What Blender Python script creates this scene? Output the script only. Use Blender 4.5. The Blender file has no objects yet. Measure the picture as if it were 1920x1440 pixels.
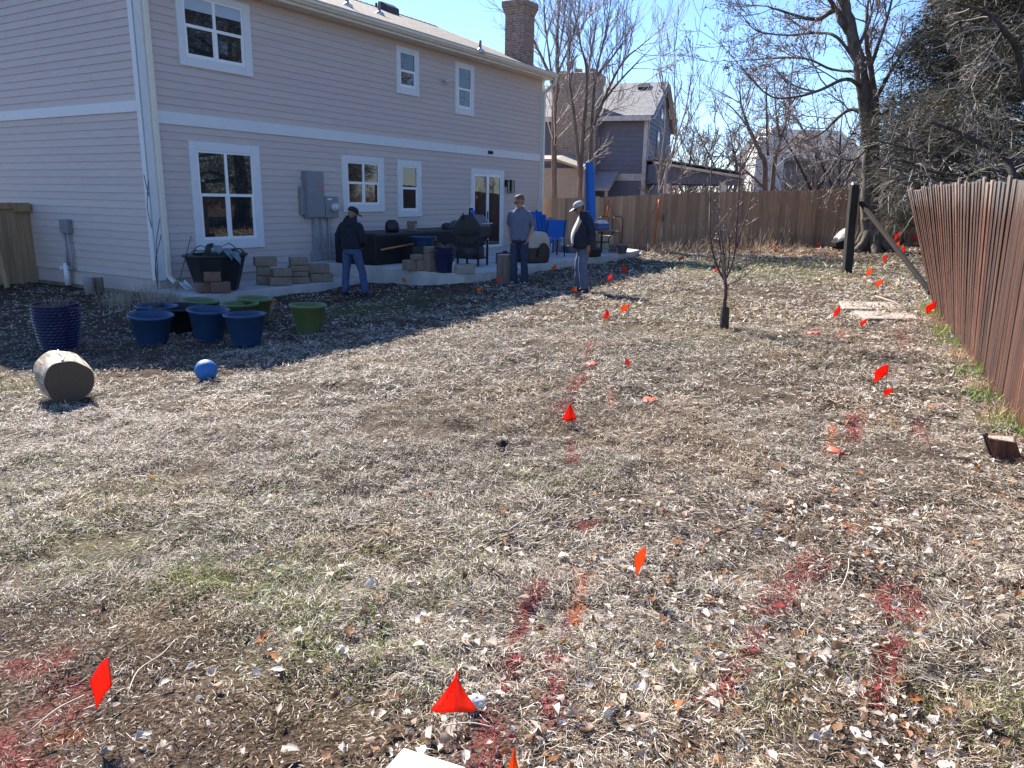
import bpy, bmesh, math, random
import numpy as np
from mathutils import Vector, Matrix

R = math.radians
rng = np.random.default_rng(7)
random.seed(7)
S = bpy.context.scene
COL = S.collection

# ------------------------------------------------------------------ camera
FPX, PCX, PCY = 1430.0, 960.0, 720.0
PITCH, ROLL, EYE = R(-13.65), R(1.0), 1.65
CF = np.array([0, math.cos(PITCH), math.sin(PITCH)])
_r0 = np.array([1.0, 0, 0]); _u0 = np.cross(_r0, CF)
CR = math.cos(ROLL) * _r0 + math.sin(ROLL) * _u0
CU = -math.sin(ROLL) * _r0 + math.cos(ROLL) * _u0
CC = np.array([0, 0, EYE])
cam = bpy.data.cameras.new('camera'); co = bpy.data.objects.new('camera', cam); COL.objects.link(co)
m = Matrix.Identity(4)
for i in range(3):
    m[i][0], m[i][1], m[i][2], m[i][3] = CR[i], CU[i], -CF[i], CC[i]
co.matrix_world = m
cam.sensor_fit = 'HORIZONTAL'; cam.sensor_width = 36.0; cam.lens = 36.0 * FPX / 1920.0
cam.clip_start = 0.05; cam.clip_end = 3000
S.camera = co

# ------------------------------------------------------------------ sky, sun, exposure
SUN_AZ, SUN_EL = 328.0, 38.5            # clockwise from +Y
W = bpy.data.worlds.new("World"); S.world = W; W.use_nodes = True
nt = W.node_tree
sky = nt.nodes.new('ShaderNodeTexSky'); sky.sky_type = 'NISHITA'; sky.sun_disc = False
sky.sun_elevation = R(SUN_EL); sky.sun_rotation = R(SUN_AZ); sky.air_density = 1.0; sky.dust_density = 0.15; sky.ozone_density = 4.0
bg = nt.nodes['Background']; bg.inputs['Strength'].default_value = 0.088
wb = nt.nodes.new('ShaderNodeVectorMath'); wb.operation = 'MULTIPLY'; wb.inputs[1].default_value = (.76, .85, 1.04)     # the camera's cool white balance
nt.links.new(sky.outputs['Color'], wb.inputs[0]); nt.links.new(wb.outputs['Vector'], bg.inputs['Color'])
sl = bpy.data.lights.new('sun', 'SUN'); sl.energy = 5.0; sl.angle = R(0.53); sl.color = (1.0, 0.93, 0.82)
so = bpy.data.objects.new('sun', sl); COL.objects.link(so)
sd = np.array([math.sin(R(SUN_AZ)) * math.cos(R(SUN_EL)), math.cos(R(SUN_AZ)) * math.cos(R(SUN_EL)), math.sin(R(SUN_EL))])
so.rotation_euler = Vector(sd).to_track_quat('Z', 'Y').to_euler(); so.location = (-20, 30, 40)
S.view_settings.view_transform = 'Standard'; S.view_settings.look = 'None'
S.view_settings.exposure = 1.45; S.view_settings.gamma = 1.0

# ------------------------------------------------------------------ geometry of the place
HA = np.array([-6.93, 14.94, 0.0])                    # near rear corner of the house
WX = np.array([.5195, .8545, 0]); WL = np.array([-.8545, .5195, 0])
HYAW = math.atan2(.8545, .5195)

def ray(px, py):
    return CF + CR * (px - PCX) / FPX - CU * (py - PCY) / FPX
def atY(px, py, Y):
    d = ray(px, py); return CC + d * (Y / d[1])
def atZ(px, py, z):
    d = ray(px, py); return CC + d * ((z - EYE) / d[2])
def loc(p):
    v = np.asarray(p, float) - HA
    return np.array([v @ WX, v @ WL, v[2]])
def wor(x, y, z):
    return HA + WX * x + WL * y + np.array([0, 0, z])
def LG(px, py, z):                                     # pixel -> house-frame point at height z
    return loc(atZ(px, py, z))

# terrain: thin plate spline through surveyed heights
_cp = np.array([(0, 1.5, 0), (-3, 2.5, -.03), (3, 2.5, .03), (-3.7, 6.1, -.19), (-5.5, 8.5, -.33), (3.9, 5.55, .01), (6.02, 10.7, .09),
    (2.3, 9, .0), (-3.2, 15, -.33), (-6.9, 14.8, -.35), (-9.5, 13.5, -.38), (0.1, 15.5, -.08), (1.3, 14.8, -.1), (4.45, 21.3, -.03),
    (2.27, 28.4, -.13), (5.5, 28, .07), (10.4, 27.5, .27), (12.7, 26, .38), (7.1, 16.4, .12), (-3.5, 10, -.24), (14, 18, .35),
    (-.62, 15.7, -.04), (.95, 17.8, -.03), (2.9, 21.2, -.04), (-1.6, 15.4, -.16), (0, -6, 0), (-14, 4, -.3), (12, 4, .1), (-14, 24, -.35), (20, 34, .4), (-4, 36, -.2), (26, 20, .5)], float)
def _U(r2):
    return np.where(r2 > 1e-9, r2 * np.log(np.maximum(r2, 1e-9)), 0)
_n = len(_cp)
_K = _U(((_cp[:, None, :2] - _cp[None, :, :2]) ** 2).sum(-1)) + np.eye(_n) * 1.5
_P = np.c_[np.ones(_n), _cp[:, :2]]
_sol = np.linalg.solve(np.block([[_K, _P], [_P.T, np.zeros((3, 3))]]), np.r_[_cp[:, 2], 0, 0, 0])

def hashn(ix, iy, seed):
    h = (ix.astype(np.int64) * 374761393 + iy.astype(np.int64) * 668265263 + seed * 1442695041) & 0xffffffff
    h = ((h ^ (h >> 13)) * 1274126177) & 0xffffffff
    return ((h ^ (h >> 16)) & 0xffff) / 65535.0
def vn(x, y, s, seed=0):                                # value noise 0..1, feature size s
    x = np.asarray(x, float) / s; y = np.asarray(y, float) / s
    ix = np.floor(x); iy = np.floor(y); fx = x - ix; fy = y - iy
    fx = fx * fx * (3 - 2 * fx); fy = fy * fy * (3 - 2 * fy)
    a = hashn(ix, iy, seed); b = hashn(ix + 1, iy, seed); c = hashn(ix, iy + 1, seed); d = hashn(ix + 1, iy + 1, seed)
    return (a * (1 - fx) + b * fx) * (1 - fy) + (c * (1 - fx) + d * fx) * fy

def hz_base(x, y):
    x = np.atleast_1d(np.asarray(x, float)); y = np.atleast_1d(np.asarray(y, float))
    cx = np.clip(x, -14, 26); cy = np.clip(y, -6, 36)
    out = np.empty(x.shape)
    fx, fy = cx.ravel(), cy.ravel(); o = np.empty(fx.shape)
    for i in range(0, len(fx), 40000):
        sx, sy = fx[i:i + 40000], fy[i:i + 40000]
        r2 = (sx[:, None] - _cp[None, :, 0]) ** 2 + (sy[:, None] - _cp[None, :, 1]) ** 2
        o[i:i + 40000] = _U(r2) @ _sol[:_n] + _sol[_n] + _sol[_n + 1] * sx + _sol[_n + 2] * sy
    return o.reshape(x.shape)
def hz(x, y):
    x = np.atleast_1d(np.asarray(x, float)); y = np.atleast_1d(np.asarray(y, float))
    b = hz_base(x, y)
    return b + (vn(x, y, .9, 1) - .5) * .05 + (vn(x, y, .28, 2) - .5) * .05 + (vn(x, y, .10, 3) - .5) * .034
def gz(x, y):
    return float(hz_base(x, y)[0])
def G(px, py):                                          # pixel -> point on the terrain
    z = 0.0
    for _ in range(12):
        p = atZ(px, py, z); z = gz(p[0], p[1])
    return np.array([p[0], p[1], z])
def stand(bx, by, ty, h):                               # base pixel + top pixel row + real height -> point
    d = ray(bx, by); lo, hi = 1.0, 200.0
    for _ in range(50):
        mid = (lo + hi) / 2; p = CC + mid * d + np.array([0, 0, h]) - CC
        if PCY - FPX * (p @ CU) / (p @ CF) < ty: lo = mid
        else: hi = mid
    return CC + lo * d

# ------------------------------------------------------------------ object helpers
def tag(o, label=None, cat=None, group=None, kind=None):
    if label: o['label'] = label
    if cat: o['category'] = cat
    if group: o['group'] = group
    if kind: o['kind'] = kind
    return o
def thing(name, label, cat, p=(0, 0, 0), rz=0.0, group=None):
    o = bpy.data.objects.new(name, None); COL.objects.link(o)
    o.location = [float(v) for v in p]; o.rotation_euler = (0, 0, rz); o.empty_display_size = .1
    return tag(o, label, cat, group)
def link(name, me, mat, parent=None):
    if isinstance(mat, (list, tuple)):
        for q in mat: me.materials.append(q)
    else: me.materials.append(mat)
    o = bpy.data.objects.new(name, me); COL.objects.link(o)
    if parent is not None: o.parent = parent
    return o
def dup(root, p, rz, label, group=None):
    r = root.copy(); COL.objects.link(r); r.location = [float(v) for v in p]; r.rotation_euler = (0, 0, rz); r['label'] = label
    if group: r['group'] = group
    for ch in list(root.children):
        c = ch.copy(); COL.objects.link(c); c.parent = r
        for g in list(ch.children):
            d = g.copy(); COL.objects.link(d); d.parent = c
    return r

def unit(v):
    v = np.asarray(v, float); return v / max(np.linalg.norm(v), 1e-9)
def catmull(pts, n):
    P = np.asarray(pts, float); k = len(P)
    Q = np.vstack([2 * P[0] - P[1], P, 2 * P[-1] - P[-2]])
    out = []
    for i in range(k - 1):
        p0, p1, p2, p3 = Q[i], Q[i + 1], Q[i + 2], Q[i + 3]
        for t in np.linspace(0, 1, n, endpoint=False):
            out.append(.5 * (2 * p1 + (p2 - p0) * t + (2 * p0 - 5 * p1 + 4 * p2 - p3) * t * t + (3 * p1 - p0 - 3 * p2 + p3) * t ** 3))
    out.append(P[-1]); return np.array(out)

class MB:
    def __init__(s): s.v = []; s.f = []
    def add(s, vs, fs):
        b = len(s.v); s.v += [tuple(float(c) for c in p) for p in vs]; s.f += [tuple(b + i for i in f) for f in fs]; return s
    def box(s, c, d, ax=None):                          # centre, full size, optional 3 axes
        c = np.asarray(c, float); h = np.asarray(d, float) / 2
        A = np.eye(3) if ax is None else np.asarray(ax, float)
        vs = [c + A[0] * h[0] * i + A[1] * h[1] * j + A[2] * h[2] * k for k in (-1, 1) for j in (-1, 1) for i in (-1, 1)]
        return s.add(vs, [(0, 2, 3, 1), (4, 5, 7, 6), (0, 1, 5, 4), (2, 6, 7, 3), (0, 4, 6, 2), (1, 3, 7, 5)])
    def bx(s, x0, x1, y0, y1, z0, z1):
        return s.box(((x0 + x1) / 2, (y0 + y1) / 2, (z0 + z1) / 2), (x1 - x0, y1 - y0, z1 - z0))
    def bar(s, a, b, w, h=None, up=(0, 0, 1)):
        a = np.asarray(a, float); b = np.asarray(b, float); t = unit(b - a); u = np.asarray(up, float)
        if abs(t @ u) > .95: u = np.array([1.0, 0, 0])
        x = unit(np.cross(t, u)); y = np.cross(x, t)
        return s.box((a + b) / 2, (w, h or w, np.linalg.norm(b - a)), (x, y, t))
    def loft(s, rings, cap=True, closed=True):
        n = len(rings[0]); b = len(s.v)
        vs = [p for r in rings for p in r]; fs = []
        for i in range(len(rings) - 1):
            for j in range(n if closed else n - 1):
                k = (j + 1) % n
                fs.append((i * n + j, i * n + k, (i + 1) * n + k, (i + 1) * n + j))
        if cap:
            fs.append(tuple(range(n - 1, -1, -1))); fs.append(tuple((len(rings) - 1) * n + j for j in range(n)))
        return s.add(vs, fs)
    def tube(s, pts, rad, n=8, cap=True, ell=1.0, up=None):
        P = np.asarray(pts, float); k = len(P)
        r = np.full(k, rad, float) if np.isscalar(rad) else np.asarray(rad, float)
        T = np.gradient(P, axis=0); T /= np.maximum(np.linalg.norm(T, axis=1), 1e-9)[:, None]
        u = np.array([0, 0, 1.0]) if up is None else np.asarray(up, float)
        if abs(T[0] @ unit(u)) > .9: u = np.array([1.0, 0, 0]) if abs(T[0][0]) < .8 else np.array([0, 1.0, 0])
        a = unit(np.cross(T[0], u)); rings = []
        for i in range(k):
            a = unit(a - T[i] * (a @ T[i])); b = np.cross(T[i], a)
            rings.append([P[i] + r[i] * (a * math.cos(q) + b * ell * math.sin(q)) for q in np.linspace(0, 2 * math.pi, n, endpoint=False)])
        return s.loft(rings, cap)
    def lathe(s, prof, n=24, c=(0, 0, 0), cap=True):      # prof: (r,z)
        c = np.asarray(c, float)
        return s.loft([[c + np.array([r * math.cos(q), r * math.sin(q), z]) for q in np.linspace(0, 2 * math.pi, n, endpoint=False)] for r, z in prof], cap)
    def ball(s, c, r, n=16, k=9):
        c = np.asarray(c, float); r = np.ones(3) * r
        rings = []
        for t in np.linspace(.02, math.pi - .02, k):
            rings.append([c + r * np.array([math.sin(t) * math.cos(q), math.sin(t) * math.sin(q), -math.cos(t)]) for q in np.linspace(0, 2 * math.pi, n, endpoint=False)])
        return s.loft(rings)
    def poly(s, pts, th, nrm=(0, 0, 1)):                  # extruded polygon
        P = np.asarray(pts, float); N = unit(nrm) * th; n = len(P)
        fs = [tuple(range(n)), tuple(range(2 * n - 1, n - 1, -1))] + [(i, i + n, (i + 1) % n + n, (i + 1) % n) for i in range(n)]
        return s.add(list(P + N) + list(P), fs)
    def jit(s, a, seed=0):
        g = np.random.default_rng(seed); s.v = [tuple(np.array(p) + g.normal(0, a, 3)) for p in s.v]; return s
    def build(s, name, mat, parent=None, smooth=False, bevel=0.0, sub=0):
        me = bpy.data.meshes.new(name); me.from_pydata(s.v, [], s.f)
        bm = bmesh.new(); bm.from_mesh(me); bmesh.ops.recalc_face_normals(bm, faces=bm.faces); bm.to_mesh(me); bm.free()
        if smooth: me.polygons.foreach_set('use_smooth', [True] * len(me.polygons))
        o = link(name, me, mat, parent)
        if bevel:
            b = o.modifiers.new('bevel', 'BEVEL'); b.width = bevel; b.segments = 2; b.limit_method = 'ANGLE'
        if sub:
            b = o.modifiers.new('sub', 'SUBSURF'); b.levels = b.render_levels = sub
        return o

def npmesh(name, V, F, mat, parent=None, col=None, smooth=False):
    V = np.ascontiguousarray(V, np.float32); F = np.ascontiguousarray(F, np.int32); k = F.shape[1]
    me = bpy.data.meshes.new(name)
    me.vertices.add(len(V)); me.vertices.foreach_set('co', V.ravel())
    me.loops.add(F.size); me.loops.foreach_set('vertex_index', F.ravel())
    me.polygons.add(len(F)); me.polygons.foreach_set('loop_start', np.arange(0, F.size, k, dtype=np.int32))
    if smooth: me.polygons.foreach_set('use_smooth', np.ones(len(F), bool))
    if col is not None:
        a = me.color_attributes.new(name='Col', type='FLOAT_COLOR', domain='POINT')
        c = np.ones((len(V), 4), np.float32); c[:, :3] = col; a.data.foreach_set('color', c.ravel())
    me.update(); me.validate()
    return link(name, me, mat, parent)

# ------------------------------------------------------------------ materials
MATS = {}
def _nodes(name):
    mt = bpy.data.materials.new(name); mt.use_nodes = True
    return mt, mt.node_tree.nodes, mt.node_tree.links, mt.node_tree.nodes['Principled BSDF']
def ramp(n, stops):
    r = n.new('ShaderNodeValToRGB'); e = r.color_ramp.elements
    while len(e) < len(stops): e.new(.5)
    for i, (p, c) in enumerate(stops):
        e[i].position = p; e[i].color = (*c, 1)
    return r
def mat(name, c, rough=.6, var=.18, scale=6.0, bump=0.0, bscale=40.0, stretch=(1, 1, 1), metal=0.0, island=0.0, spec=.4, c2=None):
    if name in MATS: return MATS[name]
    mt, n, l, b = _nodes(name)
    tc = n.new('ShaderNodeTexCoord'); mp = n.new('ShaderNodeMapping'); mp.inputs['Scale'].default_value = stretch
    l.new(tc.outputs['Object'], mp.inputs['Vector'])
    ns = n.new('ShaderNodeTexNoise'); ns.inputs['Scale'].default_value = scale; ns.inputs['Detail'].default_value = 6
    l.new(mp.outputs['Vector'], ns.inputs['Vector'])
    c = np.array(c, float); d = np.array(c2, float) if c2 is not None else np.clip(c * (1 + var), 0, .95)
    a = c if c2 is not None else c * (1 - var)
    r = ramp(n, [(.3, a), (.7, d)]); l.new(ns.outputs['Fac'], r.inputs['Fac'])
    out = r.outputs['Color']
    if island:
        ge = n.new('ShaderNodeNewGeometry'); mr = n.new('ShaderNodeMapRange')
        mr.inputs['To Min'].default_value = 1 - island; mr.inputs['To Max'].default_value = 1 + island
        l.new(ge.outputs['Random Per Island'], mr.inputs['Value'])
        mx = n.new('ShaderNodeVectorMath'); mx.operation = 'SCALE'
        l.new(out, mx.inputs[0]); l.new(mr.outputs['Result'], mx.inputs['Scale']); out = mx.outputs['Vector']
    l.new(out, b.inputs['Base Color'])
    b.inputs['Roughness'].default_value = rough; b.inputs['Metallic'].default_value = metal; b.inputs['Specular IOR Level'].default_value = spec
    if bump:
        n2 = n.new('ShaderNodeTexNoise'); n2.inputs['Scale'].default_value = bscale; n2.inputs['Detail'].default_value = 4
        l.new(mp.outputs['Vector'], n2.inputs['Vector'])
        bp = n.new('ShaderNodeBump'); bp.inputs['Strength'].default_value = bump; bp.inputs['Distance'].default_value = .02
        l.new(n2.outputs['Fac'], bp.inputs['Height']); l.new(bp.outputs['Normal'], b.inputs['Normal'])
    MATS[name] = mt; return mt
def colmat(name, rough=.6, trans=.25, spec=.3):           # colour carried by the geometry's own attribute
    mt, n, l, b = _nodes(name)
    at = n.new('ShaderNodeVertexColor'); at.layer_name = 'Col'
    l.new(at.outputs['Color'], b.inputs['Base Color']); b.inputs['Roughness'].default_value = rough; b.inputs['Specular IOR Level'].default_value = spec
    if trans:
        t = n.new('ShaderNodeBsdfTranslucent'); l.new(at.outputs['Color'], t.inputs['Color'])
        mx = n.new('ShaderNodeMixShader'); mx.inputs[0].default_value = trans
        l.new(b.outputs[0], mx.inputs[1]); l.new(t.outputs[0], mx.inputs[2]); l.new(mx.outputs[0], n['Material Output'].inputs['Surface'])
    return mt
def brickmat(name, c1, c2, mortar, bw, bh, ms, axis='xz', offset=.5, bump=.5, rough=.85):
    mt, n, l, b = _nodes(name)
    tc = n.new('ShaderNodeTexCoord'); sp = n.new('ShaderNodeSeparateXYZ'); cb = n.new('ShaderNodeCombineXYZ')
    l.new(tc.outputs['Object'], sp.inputs[0])
    if axis == 'sum':
        ad = n.new('ShaderNodeMath'); ad.operation = 'ADD'; l.new(sp.outputs['X'], ad.inputs[0]); l.new(sp.outputs['Y'], ad.inputs[1])
        l.new(ad.outputs[0], cb.inputs['X']); l.new(sp.outputs['Z'], cb.inputs['Y'])
    else:
        l.new(sp.outputs['X'], cb.inputs['X']); l.new(sp.outputs['Y' if axis == 'xy' else 'Z'], cb.inputs['Y'])
    br = n.new('ShaderNodeTexBrick'); br.inputs['Color1'].default_value = (*c1, 1); br.inputs['Color2'].default_value = (*c2, 1)
    br.inputs['Mortar'].default_value = (*mortar, 1); br.inputs['Scale'].default_value = 1.0; br.inputs['Brick Width'].default_value = bw
    br.inputs['Row Height'].default_value = bh; br.inputs['Mortar Size'].default_value = ms; br.offset = offset; br.inputs['Bias'].default_value = -.1
    l.new(cb.outputs[0], br.inputs['Vector'])
    ns = n.new('ShaderNodeTexNoise'); ns.inputs['Scale'].default_value = 9; l.new(tc.outputs['Object'], ns.inputs['Vector']); ns.inputs['Detail'].default_value = 8
    r = ramp(n, [(.3, (.62, .62, .62)), (.7, (1.25, 1.25, 1.25))]); l.new(ns.outputs['Fac'], r.inputs['Fac'])
    mx = n.new('ShaderNodeVectorMath'); mx.operation = 'MULTIPLY'; l.new(br.outputs['Color'], mx.inputs[0]); l.new(r.outputs['Color'], mx.inputs[1])
    l.new(mx.outputs['Vector'], b.inputs['Base Color']); b.inputs['Roughness'].default_value = rough
    bp = n.new('ShaderNodeBump'); bp.inputs['Strength'].default_value = bump; bp.inputs['Distance'].default_value = .02
    sm = n.new('ShaderNodeMath'); sm.operation = 'SUBTRACT'; l.new(ns.outputs['Fac'], sm.inputs[0]); l.new(br.outputs['Fac'], sm.inputs[1])
    l.new(sm.outputs[0], bp.inputs['Height']); l.new(bp.outputs['Normal'], b.inputs['Normal'])
    MATS[name] = mt; return mt
def woodmat(name, stops, sx=(30, 30, 1.2), rough=.8, island=.25, bump=.5, topgrey=None, nr=.65):
    mt, n, l, b = _nodes(name)
    tc = n.new('ShaderNodeTexCoord'); mp = n.new('ShaderNodeMapping'); mp.inputs['Scale'].default_value = sx
    l.new(tc.outputs['Object'], mp.inputs['Vector'])
    ns = n.new('ShaderNodeTexNoise'); ns.inputs['Scale'].default_value = 1.0; ns.inputs['Detail'].default_value = 7; ns.inputs['Roughness'].default_value = nr
    l.new(mp.outputs['Vector'], ns.inputs['Vector'])
    r = ramp(n, stops); l.new(ns.outputs['Fac'], r.inputs['Fac']); out = r.outputs['Color']
    if topgrey:
        z0, z1, cg = topgrey
        sp = n.new('ShaderNodeSeparateXYZ'); l.new(tc.outputs['Object'], sp.inputs[0])
        n3 = n.new('ShaderNodeTexNoise'); n3.inputs['Scale'].default_value = 1.0; m3 = n.new('ShaderNodeMapping'); m3.inputs['Scale'].default_value = (14, 14, .8)
        l.new(tc.outputs['Object'], m3.inputs[0]); l.new(m3.outputs[0], n3.inputs['Vector'])
        ma = n.new('ShaderNodeMath'); ma.operation = 'MULTIPLY_ADD'; ma.inputs[1].default_value = .9; l.new(n3.outputs['Fac'], ma.inputs[0]); l.new(sp.outputs['Z'], ma.inputs[2])
        mr = n.new('ShaderNodeMapRange'); mr.inputs['From Min'].default_value = z0 + .45; mr.inputs['From Max'].default_value = z1 + .45
        l.new(ma.outputs[0], mr.inputs['Value'])
        r2 = ramp(n, [(.3, tuple(np.array(cg) * .45)), (.65, cg)]); l.new(ns.outputs['Fac'], r2.inputs['Fac'])
        mx = n.new('ShaderNodeMix'); mx.data_type = 'RGBA'; l.new(mr.outputs['Result'], mx.inputs['Factor']); l.new(out, mx.inputs[6]); l.new(r2.outputs['Color'], mx.inputs[7]); out = mx.outputs[2]
    if island:
        ge = n.new('ShaderNodeNewGeometry'); mr = n.new('ShaderNodeMapRange'); mr.inputs['To Min'].default_value = 1 - island; mr.inputs['To Max'].default_value = 1 + island
        l.new(ge.outputs['Random Per Island'], mr.inputs['Value'])
        if topgrey:                                        # old boards weather one by one
            rr = ramp(n, [(0, (.62, .58, .57)), (.22, (.9, .76, .70)), (.38, (.68, .62, .60)), (.55, (1.05, .80, .68)), (.7, (.75, .70, .68)), (.85, (1.15, .86, .72)), (1, (.95, .9, .88))]); l.new(ge.outputs['Random Per Island'], rr.inputs['Fac'])
            ml = n.new('ShaderNodeVectorMath'); ml.operation = 'MULTIPLY'; l.new(out, ml.inputs[0]); l.new(rr.outputs['Color'], ml.inputs[1]); out = ml.outputs['Vector']
        sc = n.new('ShaderNodeVectorMath'); sc.operation = 'SCALE'; l.new(out, sc.inputs[0]); l.new(mr.outputs['Result'], sc.inputs['Scale']); out = sc.outputs['Vector']
    l.new(out, b.inputs['Base Color']); b.inputs['Roughness'].default_value = rough; b.inputs['Specular IOR Level'].default_value = .25
    bp = n.new('ShaderNodeBump'); bp.inputs['Strength'].default_value = bump; bp.inputs['Distance'].default_value = .012
    l.new(ns.outputs['Fac'], bp.inputs['Height']); l.new(bp.outputs['Normal'], b.inputs['Normal'])
    MATS[name] = mt; return mt

M_side = mat('painted siding', (.545, .46, .415), .62, .05, 3.0, .12, 60, (1, 1, 8), island=.035)
M_trim = mat('white trim paint', (.66, .67, .67), .5, .03)
M_cream = mat('cream metal', (.72, .66, .54), .42, .04)
M_conc = mat('concrete', (.50, .48, .45), .9, .16, 2.5, .25, 30)
M_found = mat('foundation', (.22, .17, .12), .95, .25, 3, .4, 20)
M_shing = brickmat('grey brown shingles', (.20, .165, .14), (.30, .26, .22), (.10, .085, .075), .30, .14, .008, 'xy')
M_brick = brickmat('tan red brick', (.26, .15, .10), (.36, .22, .15), (.36, .31, .26), .22, .075, .012, 'sum')
M_brick2 = brickmat('pale brick', (.36, .30, .23), (.44, .37, .29), (.22, .19, .16), .24, .08, .012, 'sum')
M_glass, _n1, _l1, _b1 = _nodes('window glass')
_b1.inputs['Base Color'].default_value = (.018, .022, .026, 1); _b1.inputs['Roughness'].default_value = .02; _b1.inputs['IOR'].default_value = 1.9
M_blind = mat('pale blind', (.42, .50, .58), .15, .06, 8, spec=.8)
M_black = mat('black plastic', (.012, .012, .013), .45, .2)
M_dark = mat('dark metal', (.02, .02, .021), .5, .2)
M_grey = mat('grey enamel', (.22, .23, .24), .5, .06)
M_pipe = mat('grey pipe', (.30, .30, .31), .45, .1)
M_pvc = mat('white pvc', (.72, .73, .74), .4, .04)

# ================================================================== HOUSE
house = thing('house', 'two storey tan lap siding house with white trim and brick chimney beside the lawn', 'house', HA, HYAW)
LEN, DEP, RZ0, RSL = 15.0, 9.0, 5.74, .39
def roofz(y): return RZ0 + RSL * (y + .52)
b = MB()
b.bx(.02, LEN - .02, .02, DEP - .02, -.3, 5.58)
rid = roofz(DEP / 2) - .14
b.add([(x, y, z) for x in (.02, LEN - .02) for y, z in ((.02, 5.58), (DEP - .02, 5.58), (DEP / 2, rid))], [(0, 1, 2), (5, 4, 3), (0, 2, 5, 3), (1, 4, 5, 2)])
def laps(b, z0, z1, n, rear=True):
    h = (z1 - z0) / n
    for i in range(n):
        a, c = z0 + i * h, z0 + (i + 1) * h + .012
        o1, o2 = -.026, -.008; lo, hi = 0.0, (LEN if rear else DEP)
        if not rear and a > 5.55: lo = max(0, (a - RZ0) / RSL - .3); hi = DEP - lo
        if hi - lo < .2: break
        cuts = [lo]; s = lo + random.uniform(.6, 3.6)
        while s < hi - .4: cuts.append(s); s += 3.66
        for p, q_ in zip(cuts, cuts[1:] + [hi + .004]):
            p, q_ = p, q_ - .004; e = random.uniform(-.0012, .0012)
            if rear: q = [(p, o1 + e, a), (q_, o1 + e, a), (q_, o2, c), (p, o2, c), (p, .02, a), (q_, .02, a)]
            else: q = [(o1 + e, q_, a), (o1 + e, p, a), (o2, p, c), (o2, q_, c), (.02, q_, a), (.02, p, a)]
            b.add(q, [(0, 1, 2, 3), (0, 4, 5, 1)])
laps(b, 0, 2.94, 20); laps(b, 3.15, 5.45, 16); laps(b, 0, 3.13, 21, False); laps(b, 3.30, 7.5, 29, False)
b.bx(0, LEN, -.02, .02, 5.45, 5.60)
b.build('wall', M_side, house)
b = MB(); b.bx(.03, LEN - .03, .03, DEP - .03, -.9, -.002); b.build('foundation', M_found, house)
b = MB(); b.bx(.205, LEN - .13, -.048, .0, 2.93, 3.16); b.build('band_board', M_trim, house)
b = MB(); b.bx(-.048, 0, .13, DEP - .1, 3.115, 3.31); b.build('band_board', M_trim, house)
b = MB(); b.bx(-.055, 0, -.05, .13, -.02, 5.7); b.bx(-.055, .12, -.055, -.0, -.02, 5.58); b.build('corner_trim', M_trim, house)
b = MB(); b.bx(LEN - .12, LEN + .05, -.055, 0, -.02, 5.58); b.build('corner_trim', M_trim, house)
# eave: soffit, fascia, gutter
b = MB(); b.bx(-.35, LEN + .06, -.43, .02, 5.585, 5.61); b.bx(-.35, LEN + .06, -.455, -.425, 5.57, 5.72); b.build('soffit', M_cream, house)
prof = [(-.455, 5.75), (-.455, 5.635), (-.52, 5.625), (-.545, 5.665), (-.575, 5.69), (-.575, 5.745), (-.598, 5.755), (-.598, 5.768), (-.565, 5.768), (-.56, 5.70), (-.53, 5.66), (-.47, 5.66), (-.47, 5.75)]
b = MB(); b.loft([[(x, y, z) for y, z in prof] for x in (-.38, LEN + .08)]); b.build('gutter', M_cream, house)
# downspouts
b = MB()
b.bar((.15, -.50, 5.64), (.15, -.47, 5.5), .08, .1); b.bar((.15, -.48, 5.52), (.15, -.10, 5.3), .08, .1); b.bx(.10, .20, -.135, -.06, .03, 5.34)
b.bar((.15, -.10, .06), (.19, -.22, -.06), .09, .075); b.build('downspout', M_cream, house, bevel=.012)
b = MB(); b.bar((LEN + .0, -.52, 5.64), (LEN + .0, -.46, 5.42), .08, .1); b.bar((LEN + .0, -.46, 5.44), (LEN - .01, -.11, 5.2), .08, .1)
b.bx(LEN - .06, LEN + .04, -.135, -.06, .1, 5.24); b.build('downspout', M_cream, house, bevel=.012)
# roof
b = MB(); t = .1
for sgn in (0, 1):
    ys = [(-.53, roofz(-.53)), (DEP / 2, roofz(DEP / 2))]
    if sgn: ys = [(DEP - y, z) for y, z in ys]
    b.loft([[(x, ys[0][0], ys[0][1] - t), (x, ys[0][0], ys[0][1] + .01), (x, ys[1][0], ys[1][1] + .01), (x, ys[1][0], ys[1][1] - t)] for x in (-.36, LEN + .06)])
n = 60
for i in range(n):
    x = -.36 + i * (LEN + .42) / n; z = roofz(DEP / 2)
    b.add([(x, DEP / 2 - .14, z - .02), (x, DEP / 2, z + .045), (x, DEP / 2 + .14, z - .02), (x + .28, DEP / 2 - .14, z - .035), (x + .28, DEP / 2, z + .03), (x + .28, DEP / 2 + .14, z - .035)], [(0, 1, 4, 3), (1, 2, 5, 4), (0, 2, 1)])
roof = b.build('roof', M_shing, house)
b = MB(); b.loft([[(x, y, z - dz) for x in (-.40, -.36) for dz in ((.17, -.0) if x == -.4 else (0, .17))] for y, z in ((-.5, roofz(-.5)), (DEP / 2, roofz(DEP / 2)))])
b.build('rake_board', M_trim, house)
def onroof(px, py):
    c = loc(CC); d = ray(px, py); dl = np.array([d @ WX, d @ WL, d[2]])
    k = (RZ0 + RSL * (c[1] + .52) - c[2]) / (dl[2] - RSL * dl[1]); return c + k * dl
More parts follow.
